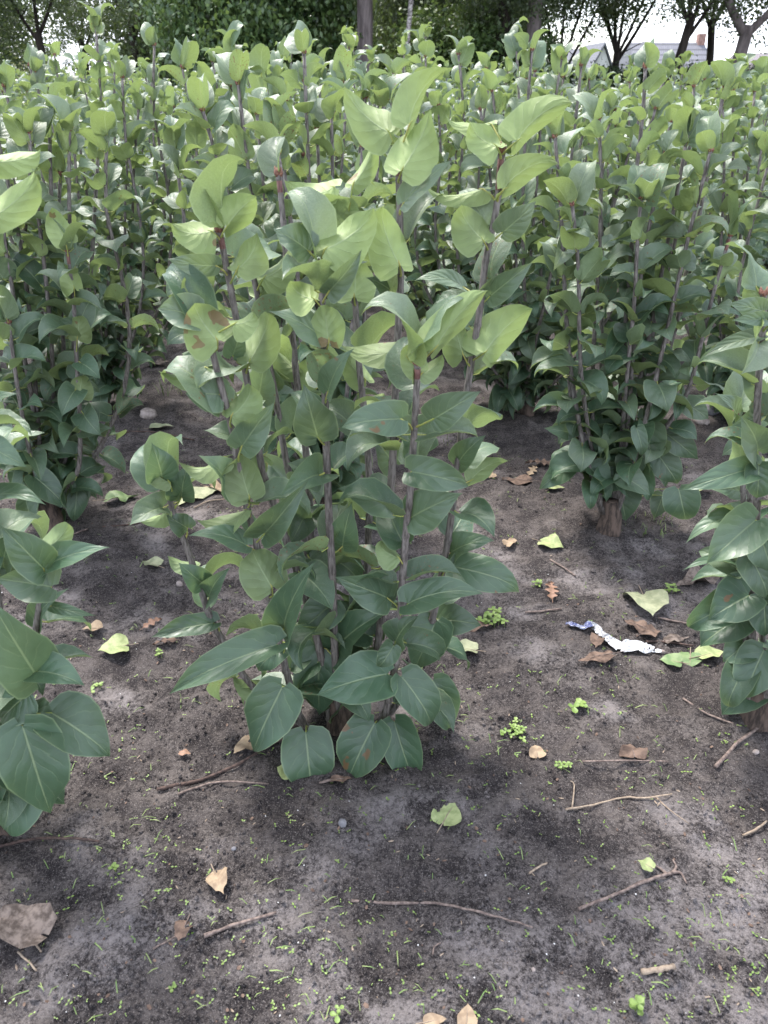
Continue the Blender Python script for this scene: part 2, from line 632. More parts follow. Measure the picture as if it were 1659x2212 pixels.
def make_stem_pts(base, top, r, bow=.06, n=7):
    pts = []
    lean = Vector((top.x - base.x, top.y - base.y, 0))
    wob = Vector((r.uniform(-1, 1), r.uniform(-1, 1), 0)) * .022
    for i in range(n):
        t = i / (n - 1)
        q = base.lerp(top, t)
        # stems leave the stool outwards and then rise
        q += lean * (.28 * math.sin(math.pi * t) * (1 - t))
        q += wob * math.sin(t * 5 + 1)
        if lean.length > .3:
            q += lean * (.30 * math.sin(math.pi * min(1, t * 1.1)))
        pts.append(q)
    return smooth_pts(pts, 2)


def stem_mesh(pts, r0, r1, mats):
    n = len(pts)
    rad = [r0 + (r1 - r0) * (i / (n - 1)) ** .9 for i in range(n)]
    mb = MB()
    V, Fc = tube(pts, rad, 7)
    mb.add(V, Fc)
    # last stretch: young reddish bark
    for k, f in enumerate(mb.f):
        zi = min(f) // 7
        if zi > n * .90:
            mb.mi[k] = 1
    # little leaf scars standing proud of the bark
    for (p, d, t) in stem_nodes(pts, .05, .09, random.Random(int(pts[0].x * 999))):
        rr = r0 + (r1 - r0) * t
        V, Fc = tube([p - d * rr * 1.2, p, p + d * rr * 1.2], [rr * .9, rr * 1.22, rr * .9], 7, False)
        mb.add(V, Fc)
    return mb.mesh('stem', mats)


def bud_mesh(p, d, s=.012, r=rnd):
    mb = MB()
    for k in range(5):
        a = k * 1.256 + r.random()
        o = Vector((math.cos(a), math.sin(a), 0)) * s * .28
        e = p + d * s * r.uniform(.7, 1.3) + o * 1.3
        V, Fc = tube([p, p + (e - p) * .5 + o * .6, e], [s * .26, s * .24, s * .04], 5)
        mb.add(V, Fc)
    return mb.mesh('bud', [M['bud']])


def trunk_mesh(base, r, rad=.028, h=.09, ends=()):
    mb = MB()
    V, Fc = tube([base - Vector((0, 0, .05)), base + Vector((.002, 0, 0)), base + Vector((.004, 0, h * .45)), base + Vector((0, .003, h))],
                 [rad * 1.5, rad * 1.25, rad, rad * .95], 10)
    V = [q + Vector((noise.noise(q * 60), noise.noise(q * 60 + Vector((5, 5, 5))), 0)) * rad * .35 for q in V]
    mb.add(V, Fc)
    return mb.mesh('trunk', [M['trunk_bark']])


PLANT_GROUP = 'lilac bushes planted in rows across the nursery field'


def plant_root(loc, label):
    o = bpy.data.objects.new('lilac_bush', None)
    COL.objects.link(o)
    o.empty_display_size = .05
    o.location = loc
    return tag(o, label, 'shrub', PLANT_GROUP)


def near_plant(X, Y, label, stems=None, nst=8, seed=0, size=.092, skip=.1, hmin=.03, height=1.1, extra=(), trunk=True, fan=.24, step=.085, nskip=None, hero=()):
    """a lilac whose every leaf is an object; stems is a list of pixel/world paths ending at the top"""
    r = random.Random(seed + 1000)
    z0 = gh(X, Y)
    root = plant_root((X, Y, z0), label)
    base = Vector((X, Y, z0))
    paths = []
    if stems:
        for s in stems:
            pts = [at(*q) for q in s]
            paths.append(smooth_pts(pts, 3))
    else:
        for i in range(nst):
            a = 2 * math.pi * (i + r.uniform(-.3, .3)) / nst
            f = fan * r.uniform(.45, 1.15)
            top = base + Vector((math.cos(a) * f, math.sin(a) * f, height * r.uniform(.78, 1.12)))
            b = base + Vector((math.cos(a) * .02, math.sin(a) * .02, .05))
            paths.append(make_stem_pts(b, top, r))
    for e in extra:
        top = at(*e)
        dv = Vector((top.x - X, top.y - Y, 0))
        dv = dv.normalized() if dv.length > .02 else Vector((1, 0, 0))
        paths.append(make_stem_pts(base + dv * .02 + Vector((0, 0, .05)), top, r))
    inv = -base
    if trunk:
        link('trunk', trunk_mesh(Vector((0, 0, 0)), r), root)
    for i, pts in enumerate(paths):
        L = [q + inv for q in pts]
        link('stem', stem_mesh(L, .0075 if stems else .0068, .0042, [M['bark'], M['young_bark']]), root)
        dtop = (L[-1] - L[-2]).normalized()
        link('bud', bud_mesh(L[-1], dtop, .013, r), root)
        for (p, d, nr, ln, ti) in gen_leaves(L, r, r.uniform(0, 3), size, skip if nskip is None else nskip, 1.0, None, hmin, step):
            me = LEAF_HI[ti][r.randrange(9)]
            o = link('leaf', me, root)
            o.matrix_local = leaf_matrix(p, d, nr, ln)
    if hero:
        smp = []
        for pts in paths:
            for a_, b_ in zip(pts, pts[1:]):
                for t in (0, .5):
                    q = a_.lerp(b_, t)
                    v_ = q - EYE
                    dd = v_.dot(FWD)
                    smp.append((829.5 + F * v_.x / dd, 1106 - F * v_.dot(UPV) / dd, q))
        for e in hero:
            hero_leaf(root, base, smp, ('',) + e, Y, r)
    return root, paths


# ------------------------------------------------------------------ THE GROUND
def spacing(lo, hi, fine_lo, fine_hi, step, grow):
    xs = list(np.arange(fine_lo, fine_hi, step))
    s, x = step, fine_hi
    while x < hi:
        xs.append(x)
        s *= grow
        x += s
    xs.append(hi)
    s, x = step, fine_lo
    while x > lo:
        s *= grow
        x -= s
        xs.append(max(x, lo))
    return sorted(set(round(float(q), 5) for q in xs))


gx = spacing(-600, 600, -1.15, 1.15, .0085, 1.06)
gy = spacing(-20, 1200, .35, 2.4, .0085, 1.035)
gv = [(x, y, gh(x, y) if (abs(x) < 30 and y < 40) else 0.0) for y in gy for x in gx]
nx = len(gx)
gf = [(j * nx + i, j * nx + i + 1, (j + 1) * nx + i + 1, (j + 1) * nx + i) for j in range(len(gy) - 1) for i in range(nx - 1)]
me = bpy.data.meshes.new('ground')
me.from_pydata(gv, [], gf)
me.materials.append(M['soil'])
me.polygons.foreach_set('use_smooth', [True] * len(gf))


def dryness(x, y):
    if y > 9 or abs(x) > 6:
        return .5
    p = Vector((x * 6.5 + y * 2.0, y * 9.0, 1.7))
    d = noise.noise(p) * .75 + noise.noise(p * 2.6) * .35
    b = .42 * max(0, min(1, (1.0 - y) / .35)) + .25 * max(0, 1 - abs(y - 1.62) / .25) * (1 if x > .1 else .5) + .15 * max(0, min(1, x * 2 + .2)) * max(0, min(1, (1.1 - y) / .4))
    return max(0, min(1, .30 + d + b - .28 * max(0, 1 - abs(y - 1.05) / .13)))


da = me.attributes.new('dry', 'FLOAT', 'POINT')
da.data.foreach_set('value', np.array([dryness(q[0], q[1]) for q in gv], dtype=np.float32))
ground = link('ground', me)
tag(ground, 'dark sandy soil between the lilac rows', kind='structure')

# grass verge behind the field
mb = MB()
mb.add([Vector((-300, 18.6, .03)), Vector((300, 18.6, .03)), Vector((300, 900, .03)), Vector((-300, 900, .03))], [(0, 1, 2, 3)])
tag(link('grass_verge', mb.mesh('grass_verge', [M['turf']])), 'rough grass beyond the field', kind='structure')

# loose crumbs of soil
rc = random.Random(5)
ICO_V = [Vector(v).normalized() for v in [(0, 0, 1), (.9, 0, .3), (.28, .86, .3), (-.73, .53, .3), (-.73, -.53, .3), (.28, -.86, .3), (0, 0, -1)]]
ICO_F = [(0, 1, 2), (0, 2, 3), (0, 3, 4), (0, 4, 5), (0, 5, 1), (6, 2, 1), (6, 3, 2), (6, 4, 3), (6, 5, 4), (6, 1, 5)]
mb = MB()
for i in range(24000):
    px, py = rc.uniform(-60, 1720), 700 + 1540 * rc.random() ** .8
    p = gnd(px, py)
    if noise.noise(p * 4.0) + rc.uniform(-.5, .5) < -.1:
        continue
    s = .0010 + .0046 * rc.random() ** 4
    if rc.random() < .02:
        s *= 1.8
    e = Euler((rc.uniform(0, 6), rc.uniform(0, 6), rc.uniform(0, 6))).to_matrix()
    mb.add([p + e @ (v * s * rc.uniform(.7, 1.2)) + Vector((0, 0, s * .3)) for v in ICO_V], ICO_F)
cm = mb.mesh('soil_crumbs', [M['soil']], False)
ca = cm.attributes.new('dry', 'FLOAT', 'POINT')
ca.data.foreach_set('value', np.array([min(1, dryness(q.x, q.y) + .12) for q in mb.v], dtype=np.float32))
tag(link('soil_crumbs', cm), 'loose dark crumbs of soil strewn over the ground', kind='stuff')

# ------------------------------------------------------------------ HERO PLANT (centre front)
HY = 1.14
root_main_xy = gnd(735, 1600)
MX, MY = root_main_xy.x, HY
# stem paths: (px, py, dY) from the stool up to the tip
ST = {
    'A': [(715, 1590, 0), (658, 1565, -.02), (627, 1482, -.03), (606, 1398, -.035), (585, 1304, -.04), (553, 1173, -.05), (532, 1087, -.055), (500, 924, -.07), (467, 793, -.08), (449, 721, -.085)],
    'B': [(718, 1590, .0), (690, 1400, .0), (640, 1230, -.005), (585, 1071, -.01), (565, 1006, -.01), (549, 907, -.015), (526, 777, -.02), (500, 630, -.02), (475, 504, -.025)],
    'C': [(700, 1590, .0), (560, 1500, -.0), (465, 1356, .0), (433, 1267, .0), (402, 1178, .0), (370, 1095, -.005), (366, 1061, -.005)],
    'D': [(735, 1590, -.01), (723, 1398, -.02), (718, 1241, -.03), (711, 1120, -.035), (706, 989, -.04), (703, 875, -.045), (699, 760, -.05), (696, 645, -.055), (696, 577, -.06)],
    'E': [(765, 1590, 0), (815, 1400, .0), (831, 1210, .0), (843, 1071, .0), (850, 957, .0), (855, 809, .0), (861, 695, .0), (865, 597, .0), (863, 434, .0), (860, 366, 0)],
    'F': [(775, 1590, -.02), (825, 1555, -.04), (846, 1476, -.05), (862, 1377, -.06), (870, 1241, -.075), (880, 1116, -.085), (884, 1088, -.09), (891, 989, -.1), (897, 891, -.11), (902, 790, -.12)],
    'G': [(775, 1590, .02), (850, 1530, .02), (905, 1430, .02), (935, 1335, .02), (951, 1257, .02), (966, 1178, .02), (981, 1071, .02), (1000, 908, .02), (1017, 793, .02), (1038, 662, .02), (1049, 564, .02), (1072, 453, .02), (1083, 336, .02)],
    'H': [(730, 1590, .04), (675, 1280, .07), (655, 1150, .08), (640, 1080, .09), (617, 989, .10), (590, 826, .11), (569, 728, .12), (555, 630, .13), (539, 568, .135)],
    'I': [(755, 1590, .05), (790, 1260, .09), (796, 1163, .10), (798, 1054, .11), (793, 950, .12), (785, 870, .13), (775, 780, .14), (768, 662, .15), (762, 600, .16), (755, 499, .17)],
    'J': [(735, 1590, .06), (680, 1290, .1), (668, 1060, .12), (657, 940, .13), (640, 809, .15), (634, 744, .16), (621, 597, .17), (614, 500, .18), (603, 385, .19)],
}
# visible leaves: stem, blade base, tip, visible width (px), side seen (u underside / t upper), dY of blade relative to stem, roll
HL = [
 ('E', 840, 285, 743, 185, 78, 'u', -.02, .3), ('E', 885, 268, 976, 147, 72, 'u', -.03, -.5), ('E', 868, 368, 930, 235, 90, 'u', -.05, .2),
 ('I', 721, 403, 614, 388, 62, 'u', -.02, .6), ('I', 763, 397, 805, 308, 52, 'u', -.02, .2), ('D', 702, 538, 806, 448, 96, 'u', -.02, .4),
 ('I', 835, 440, 705, 436, 50, 'u', -.03, .8), ('D', 666, 542, 590, 494, 78, 't', -.01, .2), ('B', 491, 488, 554, 424, 80, 'u', -.02, -.2),
 ('B', 457, 499, 369, 481, 76, 'u', -.01, .5), ('B', 467, 574, 361, 559, 52, 't', -.02, .8), ('B', 513, 581, 553, 500, 76, 'u', -.03, .5),
 ('H', 570, 600, 638, 527, 70, 'u', -.02, .5), ('D', 679, 646, 628, 606, 72, 'u', -.01, .5), ('D', 712, 627, 782, 538, 58, 't', -.03, .5),
 ('I', 765, 640, 765, 561, 78, 'u', -.02, .1), ('E', 863, 571, 827, 447, 86, 'u', -.05, .2), ('G', 1044, 519, 997, 443, 82, 'u', -.03, .3),
 ('G', 1085, 502, 1158, 434, 62, 't', -.01, -.5), ('G', 1119, 303, 1237, 223, 80, 'u', -.03, -.3), ('G', 1073, 316, 1015, 262, 68, 'u', -.02, .5),
 ('G', 1062, 268, 962, 245, 46, 'u', .02, .7), ('G', 1043, 408, 912, 392, 46, 'u', .0, .8), ('E', 872, 438, 980, 346, 56, 't', -.02, -.4),
 ('G', 1089, 408, 1207, 355, 64, 'u', -.02, -.4), ('G', 1000, 620, 896, 606, 46, 't', .03, .7), ('F', 941, 751, 1054, 627, 84, 'u', -.03, -.3),
 ('G', 1000, 765, 985, 698, 72, 'u', -.02, .1), ('G', 1048, 761, 1151, 667, 90, 'u', -.03, -.2), ('G', 1058, 640, 1151, 566, 58, 't', .0, -.3),
 ('E', 879, 744, 734, 744, 62, 'u', -.04, .7), ('D', 690, 725, 580, 672, 72, 't', -.01, .5), ('D', 711, 738, 703, 658, 80, 'u', -.03, .1),
 ('A', 470, 735, 420, 655, 105, 'u', -.03, .2), ('A', 505, 700, 545, 672, 60, 'u', -.02, .7), ('A', 425, 688, 340, 668, 88, 't', .0, .2),
 ('A', 428, 646, 400, 597, 32, 'u', .01, .7), ('B', 539, 780, 576, 676, 82, 'u', -.03, .2), ('B', 503, 768, 528, 695, 46, 't', -.01, .2),
 ('A', 444, 793, 342, 801, 56, 'u', .0, .7), ('A', 474, 852, 400, 850, 84, 't', .0, .3), ('A', 500, 898, 538, 830, 84, 'u', -.03, .4),
 ('A', 523, 963, 593, 868, 72, 't', -.03, -.2), ('H', 560, 859, 576, 768, 84, 't', .0, .0), ('D', 686, 944, 656, 829, 90, 't', -.02, .1),
 ('D', 709, 845, 766, 752, 60, 't', -.02, -.3), ('J', 686, 836, 660, 775, 68, 'u', -.0, .2), ('A', 487, 986, 383, 996, 60, 'u', -.0, .7),
 ('C', 350, 1032, 327, 955, 72, 't', -.02, .1), ('C', 367, 1042, 328, 1000, 38, 'u', -.03, .6), ('C', 392, 1074, 407, 1000, 62, 't', .0, .0),
 ('A', 497, 1055, 428, 983, 80, 't', .0, .3), ('A', 539, 1074, 517, 982, 76, 'u', -.03, .1), ('B', 577, 1002, 530, 950, 66, 'u', -.0, .5),
 ('C', 359, 1097, 292, 1115, 42, 'u', .0, .6), ('C', 404, 1140, 358, 1112, 50, 't', -.0, .3), ('A', 532, 1100, 424, 1122, 54, 'u', -.01, .7),
 ('A', 572, 1152, 668, 1034, 78, 't', -.03, -.3), ('H', 640, 1140, 600, 1040, 70, 't', .0, .2), ('A', 532, 1178, 406, 1158, 56, 't', -.02, .6),
 ('A', 587, 1267, 545, 1188, 98, 'u', -.05, .1), ('A', 614, 1356, 684, 1210, 86, 't', -.03, -.1), ('F', 836, 1291, 723, 1246, 84, 't', -.0, .3),
 ('F', 862, 1205, 822, 1168, 52, 'u', -.01, .5), ('F', 882, 1304, 1045, 1283, 78, 't', -.03, .4), ('G', 982, 1225, 1121, 1280, 82, 't', -.03, .2),
 ('G', 974, 1194, 1068, 1168, 64, 't', .0, .2), ('E', 838, 1097, 729, 1055, 72, 't', -.03, .3), ('F', 889, 1117, 1000, 1065, 88, 't', .0, -.2),
 ('F', 889, 1019, 1013, 1051, 80, 't', -.03, .2), ('G', 1017, 1038, 1098, 996, 50, 'u', -.0, -.6), ('F', 938, 904, 1039, 845, 76, 't', -.03, -.3),
 ('F', 865, 905, 737, 924, 80, 't', -.02, .1), ('F', 905, 980, 860, 930, 84, 't', .05, .2), ('A', 597, 1393, 365, 1500, 92, 't', -.06, .3),
 ('C', 462, 1346, 326, 1377, 56, 't', -.01, .4), ('A', 610, 1484, 548, 1623, 112, 't', -.06, .0), ('F', 838, 1456, 684, 1502, 112, 't', -.03, .1),
 ('A', 661, 1582, 676, 1712, 112, 't', -.06, .1), ('F', 810, 1562, 752, 1686, 116, 't', -.05, .1), ('F', 852, 1558, 892, 1678, 88, 't', -.02, -.2),
 ('F', 867, 1461, 926, 1566, 92, 't', -.03, -.2), ('G', 935, 1470, 968, 1575, 82, 't', .01, -.2), ('G', 943, 1341, 895, 1447, 92, 't', .0, .1),
 ('D', 731, 1398, 838, 1318, 106, 't', .02, .0), ('D', 690, 1395, 690, 1545, 108, 't', .03, .1), ('G', 944, 1337, 1040, 1351, 72, 't', .02, .2),
 ('F', 850, 1395, 818, 1440, 50, 't', -.03, .4), ('F', 855, 1385, 905, 1330, 70, 't', -.01, .2), ('A', 612, 1398, 560, 1450, 60, 't', .0, .3),
 ('A', 630, 1482, 505, 1455, 60, 'u', .02, .5), ('D', 740, 1180, 760, 1085, 72, 't', .02, .0), ('D', 722, 1300, 640, 1370, 80, 't', .02, .3),
 ('E', 835, 1250, 780, 1350, 84, 't', .04, .1), ('H', 650, 1230, 720, 1180, 70, 't', .02, .1), ('G', 990, 1000, 1050, 940, 56, 't', .0, .0),
 ('E', 858, 640, 790, 600, 58, 't', .03, .2), ('D', 690, 1030, 620, 1000, 74, 't', .02, .2), ('E', 850, 1000, 800, 940, 74, 't', .04, .1),
 ('I', 790, 820, 745, 760, 60, 'u', .0, .2), ('I', 795, 900, 830, 850, 60, 'u', .0, .2), ('F', 905, 800, 880, 745, 56, 'u', .0, .1),
 ('F', 908, 810, 955, 765, 40, 'u', .0, .4), ('J', 640, 800, 590, 740, 56, 'u', .0, .3), ('C', 440, 1262, 385, 1215, 56, 't', .0, .3),
 ('C', 452, 1290, 498, 1225, 56, 't', .0, .1), ('C', 420, 1222, 362, 1200, 42, 'u', .0, .5), ('H', 560, 640, 600, 590, 56, 'u', .0, .2),
]


def hero_leaf(root, origin, stem_pts, e, base_Y, r):
    _, bx, by, tx, ty, w, side, dy, roll = e
    # the node on the stem a little below the blade base
    best = min(stem_pts, key=lambda q: abs(q[0] - bx) * .9 + abs(q[1] - (by + 25)))
    S = best[2]
    YB = S.y + dy
    B = at(bx, by, YB)
    # petiole no longer than 5 cm sideways
    depth = (B - EYE).dot(FWD)
    ln_px = math.hypot(tx - bx, ty - by)
    ln = ln_px / F * depth
    tip_dy = (-.28 if side == 't' else .12) * ln * r.uniform(.4, 1.2)
    T = at(tx, ty, YB + tip_dy)
    wid = w / F * depth
    view = (EYE - (B + T) * .5).normalized()
    ax = (T - B).normalized()
    sidev = ax.cross(view).normalized()
    if side == 't':
        nrm = view + Vector((0, 0, .35)) + sidev * (roll * r.choice((-1, 1)) * .8)
        fold, curl, hook, w2 = r.uniform(.15, .42), r.uniform(.4, 1.1), r.uniform(.1, .9), wid * 1.05
        tint = max(0, min(1, (1500 - by) / 1500 * .75))
    else:
        # underside seen: the upper side faces away; roll shows more of one half, wing shaped
        sgn = 1 if (ax.x * 1 > 0) else -1
        nrm = -view + sidev * (roll * sgn * 1.35)
        fold, curl, hook, w2 = r.uniform(.40, .75), r.uniform(.8, 1.5), r.uniform(.3, 1.2), wid * 1.24
        tint = max(.35, min(1, (1700 - by) / 1300))
    mb = MB()
    place_blade(mb, B - origin, T - origin, nrm, w2, tint, fold=fold, curl=curl, hook=hook, twist=r.uniform(-.9, .9), wave=r.uniform(.04, .14), cup=r.uniform(-.2, .3), r=r)
    add_petiole(mb, S - origin, B - origin, ax, .0014)
    return link('leaf', mb.mesh('leaf', [M['leaf'], M['petiole']]), root)


def hero_plant(X, Y, label, stems, leaves, seed, fill_skip=.16, fill_size=.079, hmin=.05, trunk=True, fill=True, r0=.0078, r1=.0046):
    r = random.Random(seed)
    z0 = gh(X, Y)
    origin = Vector((X, Y, z0))
    root = plant_root(origin, label)
    link('trunk', trunk_mesh(Vector((0, 0, 0)), r, .026, .07), root)
    samp = {}
    for k, path in stems.items():
        P = smooth_pts([at(px, py, Y + d) for px, py, d in path], 3)
        pix = smooth_pts([Vector((px, py, d)) for px, py, d in path], 3)
        samp[k] = []
        for i in range(len(P) - 1):
            for t in (0, .33, .66):
                q = pix[i].lerp(pix[i + 1], t)
                samp[k].append((q.x, q.y, P[i].lerp(P[i + 1], t)))
        samp[k].append((pix[-1].x, pix[-1].y, P[-1]))
        L = [q - origin for q in P]
        link('stem', stem_mesh(L, r0, r1, [M['bark'], M['young_bark']]), root)
        link('bud', bud_mesh(L[-1], (L[-1] - L[-2]).normalized(), .014, r), root)
        if fill:
            for (p, d, nr, ln, ti) in gen_leaves(L, r, r.uniform(0, 3), fill_size, fill_skip, 1.0, None, hmin, .074):
                if (d.y < -.15 and r.random() < .7) or p.z > 1.0:
                    continue      # the traced leaves hold the front
                o = link('leaf', LEAF_HI[ti][r.randrange(9)], root)
                o.matrix_local = leaf_matrix(p, d, nr, ln)
    for e in leaves:
        hero_leaf(root, origin, samp[e[0]], e, Y, r)
    return root


hero_plant(MX, HY, 'tall multi stemmed lilac bush alone in the middle of the front row', ST, HL, 3)

# ------------------------------------------------------------------ front right bush, cut by the frame
SR = {
    'a': [(1622, 1530, 0), (1612, 1400, -.0), (1612, 1280, 0), (1608, 1130, 0), (1604, 1040, 0)],
    'b': [(1632, 1530, 0), (1622, 1300, -.01), (1633, 1142, -.02), (1637, 980, -.03), (1636, 870, -.03), (1648, 700, -.03), (1650, 640, -.03)],
    'c': [(1650, 1530, .03), (1700, 1300, .03), (1720, 1000, .03), (1740, 700, .03), (1750, 500, .03)],
    'd': [(1650, 1530, .06), (1640, 1200, .10), (1600, 1000, .13), (1590, 900, .15)],
    'e': [(1640, 1530, .0), (1700, 1400, -.05), (1760, 1100, -.1), (1800, 800, -.12)],
}
LR = [
 ('b', 1632, 1124, 1526, 1217, 108, 't', -.03, .1), ('b', 1632, 1009, 1467, 1060, 60, 't', -.04, .3), ('b', 1636, 975, 1598, 897, 90, 't', -.03, .1),
 ('b', 1639, 1005, 1634, 1076, 78, 't', -.05, .1), ('a', 1618, 1287, 1530, 1340, 108, 't', -.03, .1), ('a', 1600, 1330, 1512, 1398, 100, 't', .0, .1),
 ('b', 1650, 1290, 1652, 1375, 80, 't', -.02, .0), ('a', 1650, 1405, 1608, 1508, 92, 't', -.03, .1), ('a', 1612, 1390, 1562, 1430, 76, 't', .0, .2),
 ('a', 1600, 1215, 1472, 1234, 34, 't', .02, .6), ('b', 1600, 1110, 1481, 1174, 52, 't', .03, .4), ('b', 1640, 728, 1520, 772, 42, 't', .0, .5),
 ('b', 1650, 672, 1570, 655, 50, 't', -.02, .3), ('b', 1655, 690, 1580, 692, 32, 't', -.04, .3), ('b', 1650, 650, 1610, 612, 40, 'u', .0, .2),
 ('a', 1602, 1060, 1521, 1052, 46, 't', .03, .3), ('b', 1642, 900, 1580, 920, 50, 't', .02, .3), ('d', 1590, 900, 1545, 850, 46, 't', .0, .3),
 ('b', 1640, 1150, 1668, 1240, 80, 't', -.02, .1), ('a', 1620, 1200, 1655, 1290, 70, 't', -.04, .1), ('b', 1640, 850, 1600, 800, 46, 't', .02, .2),
 ('a', 1590, 1120, 1550, 1190, 60, 't', .02, .1), ('d', 1612, 960, 1560, 985, 50, 't', .0, .3), ('b', 1652, 740, 1700, 690, 60, 'u', .0, .3),
]
g = gnd(1630, 1545)
hero_plant(g.x, g.y, 'lilac bush cut off by the right frame edge with large pale leaves', SR, LR, 11, .2)

# ------------------------------------------------------------------ front left bush, cut by the frame
SL = {
    'a': [(20, 1760, 0), (25, 1600, -.02), (60, 1450, -.04), (85, 1320, -.05), (92, 1225, -.05)],
    'b': [(0, 1760, 0), (-30, 1500, -.0), (-40, 1200, -.0), (-50, 1000, 0), (-60, 800, 0)],
    'c': [(-20, 1760, .03), (-90, 1500, .05), (-140, 1200, .06), (-160, 900, .06)],
    'd': [(10, 1760, .05), (20, 1500, .08), (-10, 1250, .1), (-30, 1050, .12)],
    'e': [(-20, 1760, -.03), (-120, 1600, -.08), (-180, 1400, -.1)],
}
LL = [
 ('a', 93, 1228, 238, 1182, 72, 't', -.02, .2), ('a', 80, 1462, -25, 1290, 122, 't', -.06, .1), ('a', 80, 1450, 184, 1482, 84, 't', -.06, .2),
 ('a', 49, 1568, 110, 1757, 138, 't', -.07, .1), ('a', 112, 1540, 238, 1634, 124, 't', -.03, .1), ('a', 20, 1655, 140, 1738, 100, 't', -.02, .1),
 ('a', 60, 1700, 20, 1800, 110, 't', -.03, .1), ('a', 60, 1500, 0, 1560, 90, 't', -.03, .1), ('a', 110, 1268, -10, 1250, 96, 't', -.03, .1),
 ('a', 93, 1228, 0, 1135, 84, 't', -.04, .1), ('a', 110, 1309, 208, 1330, 26, 't', .0, .5), ('a', 98, 1190, 145, 1130, 50, 'u', .0, .2),
 ('d', -10, 1070, 100, 1091, 52, 't', .0, .4), ('a', 85, 1350, 150, 1270, 60, 't', .02, .1), ('a', 60, 1480, 128, 1420, 80, 't', .03, .1),
 ('b', -30, 960, 60, 1010, 60, 't', -.02, .3), ('b', -45, 900, 40, 850, 60, 't', -.02, .3), ('a', 50, 1540, 130, 1560, 80, 't', .03, .2),
 ('d', 10, 1230, 60, 1110, 66, 't', .0, .1), ('a', 40, 1640, 10, 1540, 80, 't', -.02, .1),
 ('b', -20, 470, 66, 365, 70, 'u', -.03, .3), ('b', -10, 350, 88, 318, 56, 'u', .0, .4), ('b', -10, 230, 30, 85, 1, 'u', .1, .1),
]
g = gnd(-5, 1775)
hero_plant(g.x, g.y, 'lilac bush cut off by the left frame edge with the nearest broad leaves', SL, LL[:-1], 12, .3)

# ------------------------------------------------------------------ second row
HR2 = [(1319, 977, 1225, 1024, 46, 't', -.05, .1), (1229, 1009, 1164, 1058, 46, 't', -.03, .1), (1339, 1024, 1404, 1070, 58, 't', -.05, .1), (1335, 1020, 1290, 1068, 62, 't', -.02, .1),
       (1337, 1045, 1352, 1126, 88, 't', -.04, .1), (1466, 1056, 1480, 1122, 80, 't', -.02, .1), (1432, 1070, 1413, 1120, 44, 't', .02, .1), (1405, 920, 1400, 1002, 64, 't', -.02, .1),
       (1441, 938, 1508, 993, 54, 't', .0, .2), (1375, 925, 1386, 985, 34, 't', -.05, .2), (1420, 980, 1462, 1045, 62, 't', .02, .1), (1300, 890, 1330, 962, 52, 't', .0, .1),
       (1245, 905, 1205, 960, 52, 't', .0, .1), (1235, 935, 1175, 925, 36, 't', -.02, .3), (1360, 980, 1372, 1045, 60, 't', .03, .1), (1480, 870, 1530, 905, 46, 't', .0, .2)]
HL2 = [(75, 1030, 145, 1097, 64, 't', -.04, .1), (168, 1045, 160, 1126, 48, 't', .0, .1), (62, 1080, 60, 1142, 48, 't', .0, .1), (118, 1100, 120, 1162, 52, 't', -.01, .1),
       (105, 955, 202, 969, 32, 't', -.03, .2), (0, 1000, 66, 1025, 38, 't', -.04, .2), (140, 517, 112, 448, 58, 'u', -.02, .1), (160, 621, 140, 570, 48, 'u', -.02, .1),
       (167, 730, 170, 682, 52, 'u', -.03, .1), (171, 855, 175, 812, 48, 'u', -.03, .1), (172, 930, 245, 925, 36, 't', .0, .2), (165, 700, 110, 720, 40, 't', .0, .2)]
S2R = [
    [(1322, 1120, 2.0), (1335, 1027, 1.97), (1346, 909, 1.96), (1356, 792, 1.95), (1370, 654, 1.95), (1376, 536, 1.94), (1384, 432, 1.94)],
    [(1325, 1120, 2.0), (1336, 909, 2.02), (1352, 693, 2.03), (1364, 536, 2.04), (1372, 399, 2.05), (1388, 250, 2.06), (1394, 150, 2.06)],
    [(1305, 1120, 2.0), (1268, 1020, 2.0), (1242, 929, 2.0), (1227, 791, 2.0), (1219, 615, 2.0), (1211, 438, 2.0)],
    [(1312, 1120, 2.0), (1292, 1020, 1.96), (1274, 948, 1.95), (1254, 791, 1.94), (1249, 576, 1.93), (1236, 446, 1.92)],
    [(1330, 1120, 2.0), (1385, 990, 1.98), (1437, 925, 1.97), (1480, 858, 1.96), (1499, 803, 1.95), (1523, 705, 1.95), (1546, 615, 1.95), (1576, 513, 1.95)],
    [(1326, 1120, 2.0), (1360, 940, 2.02), (1393, 803, 2.03), (1413, 705, 2.04), (1433, 623, 2.05), (1452, 548, 2.05), (1466, 485, 2.05)],
    [(1330, 1120, 2.02), (1400, 900, 2.05), (1460, 705, 2.08), (1476, 615, 2.08), (1511, 462, 2.1), (1540, 310, 2.1), (1565, 195, 2.1)],
    [(1318, 1120, 2.02), (1300, 850, 2.1), (1300, 600, 2.15), (1298, 400, 2.17), (1305, 330, 2.18)],
]
g = gnd(1312, 1140)
near_plant(g.x, g.y, 'lilac bush with a thick bare foot standing behind the silver wrapper', S2R, seed=21, size=.077, skip=.08, hmin=.14, step=.066, hero=HR2,
           extra=[(1200, 300, 2.0), (1292, 260, 2.1), (1485, 290, 2.05), (1535, 330, 1.95), (1440, 340, 2.0)])
